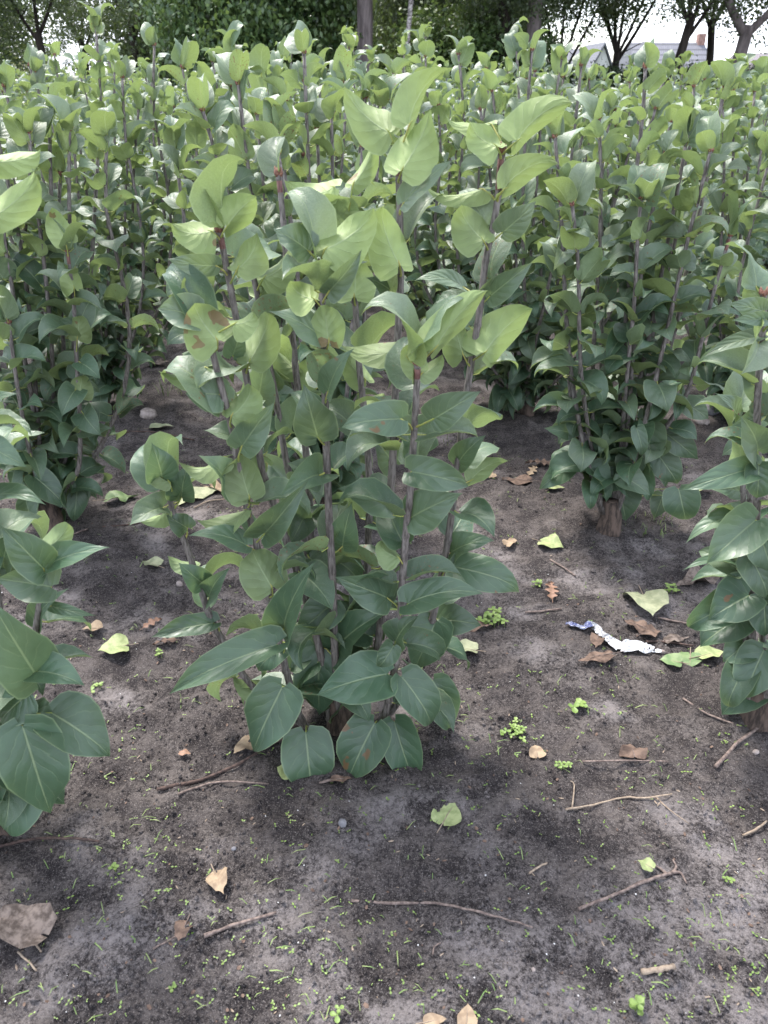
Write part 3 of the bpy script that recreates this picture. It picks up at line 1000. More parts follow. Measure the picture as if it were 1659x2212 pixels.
S2L = [
    [(112, 1125, 2.0), (85, 992, 1.96), (67, 846, 1.95), (46, 742, 1.94), (29, 638, 1.94), (12, 534, 1.93), (2, 440, 1.93)],
    [(100, 1125, 2.0), (33, 992, 2.0), (12, 867, 2.0), (-20, 700, 2.0), (-40, 500, 2.0)],
    [(118, 1125, 1.98), (154, 1042, 1.93), (171, 1005, 1.91), (173, 909, 1.91), (167, 805, 1.9), (163, 721, 1.9), (158, 638, 1.9), (146, 545, 1.9)],
    [(110, 1125, 2.02), (100, 900, 2.08), (110, 700, 2.1), (125, 500, 2.12), (130, 380, 2.12)],
    [(105, 1125, 2.0), (60, 900, 2.05), (40, 650, 2.06), (60, 450, 2.06), (70, 300, 2.06)],
    [(112, 1125, 2.03), (150, 900, 2.12), (190, 650, 2.15), (205, 450, 2.18), (212, 330, 2.2)],
    [(105, 1125, 1.97), (70, 1000, 1.9), (40, 850, 1.86), (20, 700, 1.85)],
]
g = gnd(110, 1140)
near_plant(g.x, g.y, 'lilac bush at the left just behind the one cut off by the left frame edge', S2L, seed=22, size=.077, skip=.08, hmin=.12, step=.066, hero=HL2,
           extra=[(60, 290, 2.0), (150, 285, 2.05), (108, 240, 2.1), (235, 300, 2.1), (-20, 260, 2.0)])

near_plant(-.17, 2.03, 'lilac bush hidden behind the middle front bush, its shoots rising above it', nst=5, seed=23, size=.077, skip=.08, hmin=.1, fan=.22, height=.98, step=.066,
           extra=[(437, 242, 1.9), (520, 185, 2.0), (658, 118, 2.1), (602, 290, 2.0), (715, 250, 2.1), (790, 215, 2.05), (560, 250, 2.2), (380, 310, 2.05)])
near_plant(1.52, 2.0, 'lilac bush leaning in from beyond the right frame edge, second row', nst=9, seed=24, size=.09, skip=.1, hmin=.08, step=.072)
near_plant(-1.85, 2.0, 'lilac bush mostly out of frame left of the second row', nst=7, seed=25, size=.082, skip=.25, hmin=.1)

# ------------------------------------------------------------------ rows three to five, every leaf its own
ROWN = {3: 'third', 4: 'fourth', 5: 'fifth'}
SPX, SPY = .84, .87
EXT = [(205, 60, 2.85, 3), (335, 100, 2.95, 3), (500, 190, 2.9, 3), (988, 120, 2.85, 3), (1215, 130, 2.9, 3), (1130, 260, 2.8, 3), (1440, 165, 2.9, 3), (1330, 240, 2.9, 3),
       (920, 125, 3.7, 4), (700, 150, 3.75, 4), (120, 120, 3.7, 4), (60, 200, 3.7, 4), (1050, 150, 3.75, 4), (1600, 150, 3.8, 4), (1270, 175, 3.7, 4),
       (10, 190, 2.8, 3), (80, 160, 2.85, 3), (150, 210, 2.9, 3), (265, 170, 2.8, 3), (300, 230, 2.9, 3), (395, 150, 2.85, 3), (440, 215, 2.9, 3), (560, 170, 2.85, 3), (620, 220, 2.8, 3),
       (740, 180, 2.9, 3), (890, 190, 2.85, 3), (950, 230, 2.8, 3), (1060, 200, 2.9, 3), (1170, 220, 2.85, 3), (1270, 240, 2.9, 3), (1390, 215, 2.85, 3), (1500, 190, 2.9, 3), (1560, 230, 2.8, 3), (1630, 200, 2.9, 3),
       (250, 140, 3.7, 4), (330, 165, 3.75, 4), (460, 135, 3.7, 4), (600, 160, 3.7, 4), (850, 165, 3.7, 4), (1180, 185, 3.7, 4), (1360, 180, 3.75, 4), (1520, 175, 3.7, 4)]
place = ['at the left end', 'second from the left end', 'third from the left end', 'fourth from the left end', 'fifth from the left end', 'sixth from the left end', 'seventh from the left end', 'eighth from the left end']
tall_extra_used = 0
for row, Y in ((3, 2.86), (4, 3.73), (5, 4.6)):
    half = .5 * (.873 * Y + .56) + .35
    x0 = -.33 - .12 * (row - 3)
    xs = [x0 + SPX * k for k in range(-8, 9) if -half - .1 < x0 + SPX * k < half + .1]
    for i, x in enumerate(xs):
        r = random.Random(row * 50 + i)
        xx, yy = x + r.uniform(-.05, .05), Y + r.uniform(-.05, .05)
        ex = [e for e in EXT if e[3] == row and abs(at(*e[:3]).x - x) <= SPX / 2]
        ex = [e[:3] for e in ex]
        near_plant(xx, yy, 'lilac bush in the %s row from the front, %s' % (ROWN[row], place[i]), nst=10 if row > 3 else 9, seed=row * 60 + i,
                   size=.081 * r.uniform(.86, 1.14), skip=.06, hmin=.07, height={3: 1.15, 4: 1.17, 5: 1.18}[row] * r.uniform(.93, 1.05) * (1 - .09 * max(0, min(1, 3 * xx / Y))), fan=.38 * r.uniform(.85, 1.15), extra=ex, step=.063)


# ------------------------------------------------------------------ rows further back: foliage joined per bush, meshes shared
def far_variant(seed):
    r = random.Random(seed)
    sm, lm = MB(), MB()
    nst = 9
    base = Vector((0, 0, 0))
    for i in range(nst):
        a = 2 * math.pi * (i + r.uniform(-.3, .3)) / nst
        f = .40 * r.uniform(.4, 1.15)
        top = base + Vector((math.cos(a) * f, math.sin(a) * f, 1.10 * r.uniform(.72, 1.16)))
        pts = make_stem_pts(Vector((math.cos(a) * .02, math.sin(a) * .02, .03)), top, r)
        pts = pts[::2] + ([pts[-1]] if (len(pts) - 1) % 2 else [])
        V, Fc = tube(pts, [.0075 - .003 * k / (len(pts) - 1) for k in range(len(pts))], 4, False)
        sm.add(V, Fc)
        for (p, d, nr, ln, ti) in gen_leaves(pts, r, r.uniform(0, 3), .081, .06, 1.0, None, .08, .062):
            vs, fs, mi = LEAF_LO[ti][r.randrange(7)]
            Mx = np.array(leaf_matrix(p, d, nr, ln))
            q = vs @ Mx[:3, :3].T + Mx[:3, 3]
            o = len(lm.v)
            lm.v.extend([tuple(c) for c in q])
            lm.f.extend([[k + o for k in f] for f in fs])
            lm.mi.extend(mi)
            lm.uv.extend([(.5, .5)] * len(vs))
            t_ = (.05, .5, .95)[ti] + r.uniform(-.2, .2)
            lm.t.extend([t_] * len(vs))
    V, Fc = tube([(0, 0, -.03), (0, 0, .05), (.005, 0, .1)], [.035, .028, .024], 6, False)
    sm.add(V, Fc)
    return sm.mesh('stems', [M['bark']]), lm.mesh('foliage', [M['far_leaf'], M['petiole']])


FAR = [far_variant(900 + i) for i in range(9)]
ORD = ['sixth', 'seventh', 'eighth', 'ninth', 'tenth', 'eleventh', 'twelfth', 'thirteenth', 'fourteenth', 'fifteenth', 'sixteenth', 'seventeenth', 'eighteenth', 'nineteenth']
NTH = ['first', 'second', 'third', 'fourth', 'fifth'] + ORD + ['twentieth', 'twenty-first', 'twenty-second', 'twenty-third', 'twenty-fourth', 'twenty-fifth']
for k in range(14):
    Y = 5.47 + SPY * k
    half = .5 * (.873 * Y + .56) + .5
    x0 = -.33 - .12 * (k + 3)
    xs = [x0 + SPX * j for j in range(-25, 26) if -half < x0 + SPX * j < half]
    for xi, x in enumerate(xs):
        r = random.Random(int(x * 1000) + k * 77)
        xx, yy = x + r.uniform(-.07, .07), Y + r.uniform(-.07, .07)
        root = plant_root((xx, yy, gh(xx, yy)), 'lilac bush in the %s row back, one of the crowded distant bushes' % ORD[k])
        root['label'] = 'lilac bush in the %s row from the front, %s' % (ORD[k], 'first from the left end' if xi == 0 else 'last at the right end' if xi == len(xs) - 1 else NTH[xi] + ' from the left end')
        root.rotation_euler.z = r.uniform(0, 6.28)
        s = r.uniform(.93, 1.10)
        root.scale = (s * 1.05, s * 1.05, s * r.uniform(.90, 1.08) * (1 - .07 * max(0, min(1, 3 * xx / Y))))
        root.rotation_euler.x, root.rotation_euler.y = r.uniform(-.06, .06), r.uniform(-.06, .06)
        a, b = FAR[r.randrange(9)]
        tag(link('stems', a, root), kind='stuff')
        tag(link('foliage', b, root), kind='stuff')


# ------------------------------------------------------------------ background trees
def crown_mesh(seed, n, rx, rz, leafs, matn, zc=0, clumps=40, sigma=.35, name='crown', box=None, flat=.6):
    r = random.Random(seed)
    nr = np.random.RandomState(seed)
    if box:
        C = nr.uniform(-1, 1, (clumps, 3)) * np.array(box)
    else:
        C = nr.normal(0, 1, (clumps, 3))
        C /= np.linalg.norm(C, axis=1)[:, None]
        C *= (nr.uniform(.25, 1, (clumps, 1)) ** .6)
        C *= np.array([rx, rx, rz])
    idx = nr.randint(0, clumps, n)
    sg = nr.uniform(.6, 1.3, clumps)[idx][:, None] * sigma
    P = C[idx] + nr.normal(0, 1, (n, 3)) * sg * np.array([1, 1, flat])
    P[:, 2] += zc
    d = nr.normal(0, 1, (n, 3)); d /= np.linalg.norm(d, axis=1)[:, None]
    e = nr.normal(0, 1, (n, 3)); e -= d * (d * e).sum(1)[:, None]; e /= np.linalg.norm(e, axis=1)[:, None]
    L = (leafs * nr.uniform(.6, 1.3, n))[:, None]
    nn = np.cross(d, e)
    v = np.stack([P, P + d * L * .5 + e * L * .3 + nn * L * .08, P + d * L, P + d * L * .5 - e * L * .3 + nn * L * .08], 1).reshape(-1, 3)
    f = (np.arange(n)[:, None] * 4 + np.arange(4)[None, :])
    me = bpy.data.meshes.new(name)
    me.vertices.add(len(v)); me.vertices.foreach_set('co', v.astype(np.float32).ravel())
    me.loops.add(n * 4); me.loops.foreach_set('vertex_index', f.astype(np.int32).ravel())
    me.polygons.add(n); me.polygons.foreach_set('loop_start', (np.arange(n) * 4).astype(np.int32))
    me.polygons.foreach_set('loop_total', np.full(n, 4, dtype=np.int32))
    me.materials.append(M[matn])
    uvl = me.uv_layers.new(name='UVMap')
    uvl.data.foreach_set('uv', np.tile(np.array([.5, .5], dtype=np.float32), n * 4))
    a = me.attributes.new('tint', 'FLOAT', 'POINT')
    ct = nr.uniform(-.25, .25, clumps)[idx]
    t = np.clip(nr.uniform(.1, .9, n) + ct, 0, 1)
    a.data.foreach_set('value', np.repeat(t, 4).astype(np.float32))
    me.update(calc_edges=True)
    me.validate()
    return me


CROWN_OPEN = [crown_mesh(31 + i, 15000, 2.7, 2.6, .085, 'tree_leaf', clumps=95, sigma=.26) for i in range(3)]
CROWN_LACE = [crown_mesh(41 + i, 26000, 3.0, 2.6, .085, 'tree_leaf', clumps=150, sigma=.30) for i in range(3)]
CROWN_DENSE = [crown_mesh(51 + i, 24000, 2.5, 2.4, .10, 'tree_leaf', clumps=120, sigma=.40) for i in range(2)]
THICKET = [crown_mesh(61 + i, 30000, 2.2, 1.9, .11, 'tree_leaf', clumps=150, sigma=.34) for i in range(2)]
LAUREL = [crown_mesh(71 + i, 26000, 1.9, 1.75, .115, 'laurel_leaf', clumps=160, sigma=.26, flat=.9) for i in range(2)]
OLIVE = crown_mesh(81, 9000, 1.3, .6, .06, 'olive_leaf', clumps=60, sigma=.22, flat=.9)


def tree(name, px, Y, w, label, lean=0, fork=2.2, limbs=4, spread=.5, crown=None, czs=(5.2,), bark='tree_bark', seed=0, top=7.0, cscale=1.0, cat='tree', cx=0, rise=1.0):
    r = random.Random(seed + 5000)
    g0 = at(px, 178, Y)
    base = Vector((g0.x, Y, 0))
    depth = Y * math.cos(PITCH) + 1.15 * math.sin(PITCH) * 0
    rad = w / F * depth * .5
    root = bpy.data.objects.new(name, None)
    COL.objects.link(root)
    root.location = base
    tag(root, label, cat, 'trees behind the field' if cat == 'tree' else None)
    tops = Vector((lean * fork, 0, fork))
    pts = smooth_pts([Vector((0, 0, -.2)), Vector((0, 0, 0)), tops * .35 + Vector((r.uniform(-.05, .05), 0, 0)), tops * .7, tops], 3)
    n = len(pts)
    mb = MB()
    V, Fc = tube(pts, [rad * (1.35 if i < 2 else 1.08 - .2 * i / n) for i in range(n)], 10)
    mb.add(V, Fc)
    link('trunk', mb.mesh('trunk', [M[bark]]), root)
    for i in range(limbs):
        a = math.pi * (i + .5) / limbs + r.uniform(-.2, .2)
        dx = -math.cos(a) * spread
        dyy = r.uniform(-.35, .35) * spread
        L = top - fork
        mb = MB()
        st = tops - Vector((0, 0, r.uniform(0, .2) * fork))
        if i == limbs // 2 and limbs % 2:
            dx *= .2
        p = smooth_pts([st, st + Vector((dx * L * .25 * 1.3, dyy * L * .2, L * .22 * rise)), st + Vector((dx * L * .6, dyy * L * .6, L * .55)), st + Vector((dx * L * .9, dyy * L, L))], 3)
        rr = rad * (.75 if limbs < 3 else .52) * r.uniform(.8, 1.1)
        V, Fc = tube(p, [rr * (1 - .75 * k / (len(p) - 1)) for k in range(len(p))], 7)
        mb.add(V, Fc)
        # side branches in the same limb
        for q in range(5):
            k = r.randrange(1, len(p) - 1)
            d = Vector((r.uniform(-1, 1), r.uniform(-.7, .7), r.uniform(.2, .9))).normalized()
            ln = r.uniform(.7, 1.8)
            e = p[k] + d * ln
            V, Fc = tube([p[k], p[k] + d * ln * .5 + Vector((0, 0, .08)), e], [rr * .32, rr * .2, .006], 5, False)
            mb.add(V, Fc)
        link('limb', mb.mesh('limb', [M[bark]]), root)
    if crown:
        for zc in czs:
            o = link('crown', crown[r.randrange(len(crown))], root, (cx + lean * zc, 0, zc))
            o.rotation_euler.z = r.uniform(0, 6.3)
            o.scale = (cscale * r.uniform(.9, 1.1), cscale, cscale * r.uniform(.9, 1.1))
    return root


def bush(name, px, Y, label, mesh, zc, scale, cat='shrub', seed=0, xo=0):
    r = random.Random(seed)
    g0 = at(px, 178, Y)
    root = bpy.data.objects.new(name, None)
    COL.objects.link(root)
    root.location = (g0.x + xo, Y, 0)
    tag(root, label, cat)
    mb = MB()
    for i in range(6):
        a = i * 1.05
        V, Fc = tube([(0, 0, -.1), (math.cos(a) * .3, math.sin(a) * .3, zc * .6), (math.cos(a) * .9 * scale[0], math.sin(a) * .9 * scale[1], zc * 1.2)], [.06, .04, .015], 6, False)
        mb.add(V, Fc)
    link('stem', mb.mesh('stem', [M['dark_bark']]), root)
    o = link('crown', mesh, root, (0, 0, zc))
    o.scale = scale
    o.rotation_euler.z = r.uniform(0, 6.3)
    return root


# far dark thicket closing the view on the left and middle
for i, px in enumerate((-330, -180, -45, 400, 470, 570, 690, 820, 940, 1010)):
    if px == -1:
        continue
    words_ = ['out beyond the left frame edge', 'at the left frame edge', 'under the sky gap at the left', 'right of the bright sky gap', 'behind the left part of the laurel',
              'behind the middle of the laurel', 'behind the grey trunk', 'behind the white birch', 'between the birch and the dark trunks', 'left of the open sky'][i]
    zc = 2.6
    b_ = bush('thicket_bush', px, 34 + (i % 3) * 2.2, 'dark leafy thicket bush %s' % words_, THICKET[i % 2], zc, (1.35, 1.2, 1.7), 'shrub', i)
    b_['group'] = 'thicket bushes behind the trees'
bush('laurel_bush', 505, 21, 'big glossy green laurel bush behind the field, left half of the mass', LAUREL[0], 2.0, (1.15, 1.0, 1.35), seed=3)
bush('laurel_bush', 640, 22, 'big glossy green laurel bush left of the grey trunk', LAUREL[1], 2.2, (1.35, 1.0, 1.4), seed=4)
bush('laurel_bush', 1020, 23, 'glossy green laurel bush right of the white birch', LAUREL[0], 1.4, (1.15, 1.0, .95), seed=5)
bush('holly_bush', 885, 26, 'dark bush behind the white birch trunk', THICKET[0], 1.8, (.8, .8, 1.2), seed=6)
bush('yellowish_bush', 35, 19.5, 'low yellowish bush at the left end of the field', OLIVE, .85, (1.0, 1.0, .85), seed=7)
bush('yellowish_bush', -120, 19.5, 'low yellowish bush outside the left frame edge', OLIVE, .85, (1.0, 1.0, .9), seed=8)

tree('broadleaf_tree', 105, 24, 17, 'dark tree with forked trunk against the bright sky gap', lean=-.02, fork=2.3, limbs=3, spread=.45, crown=CROWN_LACE, czs=(3.6, 6.0), bark='dark_bark', cx=-1.9, seed=1, cscale=1.0)
tree('broadleaf_tree', -30, 23, 22, 'dark leafy tree at the top left corner', fork=2.4, limbs=4, spread=.5, crown=CROWN_DENSE, czs=(4.4,), bark='dark_bark', seed=2, cscale=.78)
tree('broadleaf_tree', 300, 24, 16, 'slim dark tree right of the bright sky gap', fork=2.6, limbs=3, spread=.4, crown=CROWN_LACE, czs=(3.6, 6.0), bark='dark_bark', seed=3, cx=.9, cscale=.9)
tree('broadleaf_tree', 790, 20, 36, 'stout pale grey trunk rising straight between the laurels', lean=.0, fork=3.6, limbs=3, spread=.4, crown=CROWN_DENSE, czs=(6.6,), bark='tree_bark', seed=4)
tree('birch_tree', 862, 19.5, 11, 'thin white birch with a branch arching to the right', lean=.09, fork=2.9, limbs=2, spread=.75, crown=CROWN_OPEN, czs=(6.4,), bark='birch', seed=5, top=5.5, rise=.6)
tree('broadleaf_tree', 935, 27, 17, 'slim dark trunk right of the birch', fork=3.4, limbs=3, spread=.35, crown=CROWN_DENSE, czs=(6.0,), bark='dark_bark', seed=6)
tree('broadleaf_tree', 972, 28, 20, 'leaning dark trunk beside the slim one', lean=-.05, fork=3.6, limbs=3, spread=.4, crown=CROWN_DENSE, czs=(6.3,), bark='dark_bark', seed=7)
tree('broadleaf_tree', 1080, 22, 29, 'thick dark trunk at the left edge of the open sky', fork=3.7, limbs=3, spread=.4, crown=CROWN_LACE, czs=(5.0, 6.8), bark='dark_bark', seed=8)
tree('broadleaf_tree', 1140, 21, 31, 'brown trunk standing beside the white wall', lean=.015, fork=3.5, limbs=3, spread=.45, crown=CROWN_LACE, czs=(4.9, 6.8), bark='tree_bark', seed=9)
tree('broadleaf_tree', 1205, 26, 13, 'young tree with fanned thin limbs left of the grey house', lean=.0, fork=1.3, limbs=5, spread=.42, crown=CROWN_LACE, czs=(4.75,), bark='dark_bark', seed=10, top=5.5, rise=1.3)
tree('broadleaf_tree', 1325, 25, 16, 'tree with many rising limbs in front of the white gable', lean=.0, fork=1.9, limbs=6, spread=.5, crown=CROWN_LACE, czs=(4.95,), bark='dark_bark', seed=11, top=5.8, rise=1.2)
tree('broadleaf_tree', 1436, 22, 19, 'leaning dark trunk in front of the grey tiled roof', lean=.16, fork=2.6, limbs=4, spread=.45, crown=CROWN_LACE, czs=(5.15,), bark='dark_bark', seed=12)
tree('broadleaf_tree', 1545, 27, 16, 'dark trunk leaning left above the chimney', lean=-.16, fork=2.8, limbs=3, spread=.4, crown=CROWN_LACE, czs=(5.35,), bark='dark_bark', seed=13)
tree('broadleaf_tree', 1572, 21, 28, 'tree forking wide at the top right corner', lean=.10, fork=2.3, limbs=2, spread=.75, crown=CROWN_OPEN, czs=(4.6, 5.3), bark='tree_bark', seed=14, top=6.0)
tree('broadleaf_tree', 1730, 23, 22, 'leafy tree outside the right frame edge', fork=2.5, limbs=4, spread=.5, crown=CROWN_LACE, czs=(4.5, 6.8), bark='dark_bark', seed=15)
tree('broadleaf_tree', 190, 33, 14, 'far slim tree standing in the sky gap', fork=2.6, limbs=4, spread=.45, crown=CROWN_OPEN, czs=(2.6, 4.6), bark='dark_bark', seed=16, cscale=.8)

# hedge at the right end of the field
h0, h1 = at(1130, 178, 24), at(1900, 178, 24)
hw_ = (h1.x - h0.x) / 2
hm = crown_mesh(91, 60000, 1, 1, .07, 'hedge', clumps=900, sigma=.10, name='hedge', box=(hw_, .45, .66), flat=1)
ho = link('hedge', hm, None, ((h0.x + h1.x) / 2, 24, .78))
tag(ho, 'clipped dark hedge running below the houses on the right', 'hedge')


# ------------------------------------------------------------------ houses
def house(px0, px1, Y, eave, ridge, label, wallm, roofm, depth=8, chimney=None, gable=False):
    a, b = at(px0, 178, Y), at(px1, 178, Y)
    w = b.x - a.x
    root = bpy.data.objects.new('house', None)
    COL.objects.link(root)
    root.location = ((a.x + b.x) / 2, Y + depth / 2, 0)
    tag(root, label, 'house')

    def box(name, x0, x1, y0, y1, z0, z1, m, par=root):
        mb_ = MB()
        V = [Vector(p) for p in ((x0, y0, z0), (x1, y0, z0), (x1, y1, z0), (x0, y1, z0), (x0, y0, z1), (x1, y0, z1), (x1, y1, z1), (x0, y1, z1))]
        mb_.add(V, [(0, 3, 2, 1), (4, 5, 6, 7), (0, 1, 5, 4), (1, 2, 6, 5), (2, 3, 7, 6), (3, 0, 4, 7)])
        return link(name, mb_.mesh(name, [m], False), par)
    hw, hd = w / 2, depth / 2
    box('wall', -hw + .3, hw - .3, -hd + .3, hd - .3, 0, eave, wallm)
    mb_ = MB()
    t = .18
    if gable:
        pr = [(-hw, eave - .15), (0, ridge), (hw, eave - .15)]
        mb_.add([Vector((pr[0][0], -hd, pr[0][1])), Vector((pr[1][0], -hd, pr[1][1])), Vector((pr[2][0], -hd, pr[2][1])),
                 Vector((pr[0][0], hd, pr[0][1])), Vector((pr[1][0], hd, pr[1][1])), Vector((pr[2][0], hd, pr[2][1])),
                 Vector((pr[0][0], -hd, pr[0][1] - t)), Vector((0, -hd, ridge - t * 1.4)), Vector((pr[2][0], -hd, pr[2][1] - t)),
                 Vector((pr[0][0], hd, pr[0][1] - t)), Vector((0, hd, ridge - t * 1.4)), Vector((pr[2][0], hd, pr[2][1] - t))],
                [(0, 1, 4, 3), (1, 2, 5, 4), (0, 6, 7, 1), (1, 7, 8, 2), (6, 9, 10, 7), (7, 10, 11, 8), (0, 3, 9, 6), (2, 8, 11, 5), (3, 4, 10, 9), (4, 5, 11, 10)])
        gm = MB()
        gm.add([Vector((-hw + .3, -hd + .29, eave)), Vector((hw - .3, -hd + .29, eave)), Vector((0, -hd + .29, ridge - .4)),
                Vector((-hw + .3, hd - .29, eave)), Vector((hw - .3, hd - .29, eave)), Vector((0, hd - .29, ridge - .4))],
               [(0, 1, 2), (3, 5, 4)])
        link('gable', gm.mesh('gable', [wallm], False), root)
    else:
        mb_.add([Vector((-hw, -hd, eave - .1)), Vector((hw, -hd, eave - .1)), Vector((hw - .4, 0, ridge)), Vector((-hw + .4, 0, ridge)), Vector((hw, hd, eave - .1)), Vector((-hw, hd, eave - .1)),
                 Vector((-hw, -hd, eave - .28)), Vector((hw, -hd, eave - .28)), Vector((hw, hd, eave - .28)), Vector((-hw, hd, eave - .28))],
                [(0, 1, 2, 3), (4, 5, 3, 2), (0, 6, 7, 1), (4, 8, 9, 5), (1, 7, 8, 4), (5, 9, 6, 0), (1, 4, 2), (0, 3, 5), (6, 9, 8, 7)])
    rf = link('roof', mb_.mesh('roof', [roofm], False), root)
    if chimney is not None:
        box('chimney', chimney - .35, chimney + .35, -.4, .4, ridge - .6, ridge + .75, M['brick'], rf)
    for k in range(3):
        xw = -hw + w * (k + .75) / 3.5
        if eave > 2:
            wd = box('window', xw - .5, xw + .5, -hd + .26, -hd + .32, .95, 1.95, M['white_paint'])
            box('pane', xw - .42, xw + .42, -hd + .245, -hd + .27, 1.03, 1.87, M['glass'], wd)
    return root


M['render_white'] = simple('white_render', (.42, .41, .40), (.5, .49, .48), 2, .8, .1)
M['brick'] = simple('house_brick', (.20, .11, .09), (.30, .19, .16), 5, .9, .2)
M['white_paint'] = simple('white_paint', (.7, .7, .7), (.75, .75, .75), 5, .5, 0)
M['glass'] = simple('window_glass', (.03, .035, .04), (.05, .06, .07), 2, .08, 0, spec=.8)


def roof_mat(name, c1, c2):
    m, n, l = mat(name)
    o = N(n, 'ShaderNodeOutputMaterial')
    b = N(n, 'ShaderNodeBsdfPrincipled')
    tcn = N(n, 'ShaderNodeTexCoord')
    br = N(n, 'ShaderNodeTexBrick')
    br.inputs['Scale'].default_value = 2.4
    br.inputs['Mortar Size'].default_value = .035
    br.inputs['Color1'].default_value = (*c1, 1)
    br.inputs['Color2'].default_value = (*c2, 1)
    br.inputs['Mortar'].default_value = (c1[0] * .45, c1[1] * .45, c1[2] * .45, 1)
    mp = N(n, 'ShaderNodeMapping')
    mp.inputs['Rotation'].default_value = (R(50), 0, 0)
    l.new(tcn.outputs['Object'], mp.inputs[0])
    l.new(mp.outputs[0], br.inputs[0])
    l.new(br.outputs[0], b.inputs['Base Color'])
    b.inputs['Roughness'].default_value = .7
    l.new(b.outputs[0], o.inputs[0])
    return m


M['slate'] = roof_mat('grey_roof_tiles', (.11, .11, .13), (.13, .13, .15))
M['pink_roof'] = roof_mat('pale_roof_tiles', (.17, .145, .155), (.19, .165, .17))
house(1205, 1302, 84, 2.4, 4.0, 'house with grey roof left of the white gable', M['render_white'], M['slate'])
house(1270, 1325, 80, 2.2, 4.3, 'white gabled house between two grey roofs', M['render_white'], M['slate'], gable=True)
house(1365, 1545, 88, 2.2, 4.7, 'house with broad grey tiled roof and brick chimney', M['brick'], M['slate'], chimney=3.4)
house(1605, 1760, 75, 1.9, 3.4, 'house with pale pinkish roof at the right frame edge', M['brick'], M['pink_roof'])
house(1140, 1198, 70, 2.0, 2.5, 'low white outbuilding seen between tree trunks', M['render_white'], M['render_white'])


# ------------------------------------------------------------------ things on the ground
def fallen_leaf(px, py, wpx, hpx, ang, m, label, lift=.004, stalk=True, cat='fallen leaf', name='fallen_leaf', curl=.3, jag=0.0, seed=None):
    """leaf lying on the soil; ang is the direction of its tip on the ground (degrees, 0 = to the right)"""
    r = random.Random(seed if seed is not None else int(px * 3 + py))
    p = gnd(px, py)
    depth = (p - EYE).dot(FWD)
    L = wpx / F * depth
    W = hpx / F * depth
    V, Fc, U = blade(L, W, fold=r.uniform(.05, .25), curl=curl, hook=r.uniform(-.3, .5), twist=r.uniform(-.3, .3), wave=.05 + jag * .4, cup=r.uniform(-.2, .2), r=r)
    if jag:
        V = [q + Vector((noise.noise(q * 90 + Vector((px, 0, 0))), noise.noise(q * 90 + Vector((0, py, 0))), noise.noise(q * 60) * .7)) * jag * L * .35 for q in V]
    mb_ = MB()
    zoff = Vector((0, -L * .5, 0))
    mb_.add([q + zoff for q in V], Fc, U, 0)
    # midrib ridge and stalk
    pv, pf = tube([(0, -L * .5 - (L * .45 if stalk else 0), .0), (0, -L * .5, .0005), (0, -L * .1, L * curl * .1 + .001), (0, L * .3, L * curl * .08)], [.0011, .001, .0008, .0003], 4, False)
    mb_.add(pv, pf, None, 1)
    me_ = mb_.mesh(name, [M[m], M['stick'] if m in ('brown_leaf', 'grey_leaf') else M['pale_stick']])
    o = link(name, me_, None, p + Vector((0, 0, lift + .004)))
    o.rotation_euler = (r.uniform(-.12, .12), r.uniform(-.12, .12), R(ang) - math.pi / 2)
    return tag(o, label, cat, 'leaves fallen on the soil')


def oak_leaf(px, py, wpx, ang, m, label, lobes=4, seed=0, wide=.55):
    r = random.Random(seed + int(px))
    p = gnd(px, py)
    L = wpx / F * (p - EYE).dot(FWD)
    pts = []
    n = 26
    for i in range(n + 1):
        v = i / n
        w = math.sin(math.pi * min(1, v * .93 + .06)) ** .7 * (.62 + .38 * math.cos(v * lobes * 2 * math.pi + 2.6)) * wide * .5
        pts.append((v, max(.02, w)))
    pts.append((1.03, 0.0))
    V, Fc = [], []
    for (v, w) in pts:
        for u in (-1, -.5, 0, .5, 1):
            V.append(Vector((u * w * L, (v - .5) * L - abs(u) * .05 * L, (.02 + .11 * abs(u) + .1 * math.sin(v * 5 + u * 2)) * L * (.4 + .5 * r.random()) * .6 + .1 * L * math.sin(v * 3))))
    for j in range(len(pts) - 1):
        for i in range(4):
            a_ = j * 5 + i
            Fc.append((a_, a_ + 1, a_ + 6, a_ + 5))
    mb_ = MB()
    mb_.add(V, Fc)
    pv, pf = tube([(0, -L * .7, 0), (0, -L * .45, 0.002), (0, .3 * L, .1 * L)], [.0009, .0009, .0003], 4, False)
    mb_.add(pv, pf)
    o = link('oak_leaf', mb_.mesh('oak_leaf', [M[m]]), None, p + Vector((0, 0, .004)))
    o.rotation_euler = (r.uniform(-.15, .15), r.uniform(-.15, .15), R(ang) - math.pi / 2)
    return tag(o, label, 'fallen leaf', 'leaves fallen on the soil')


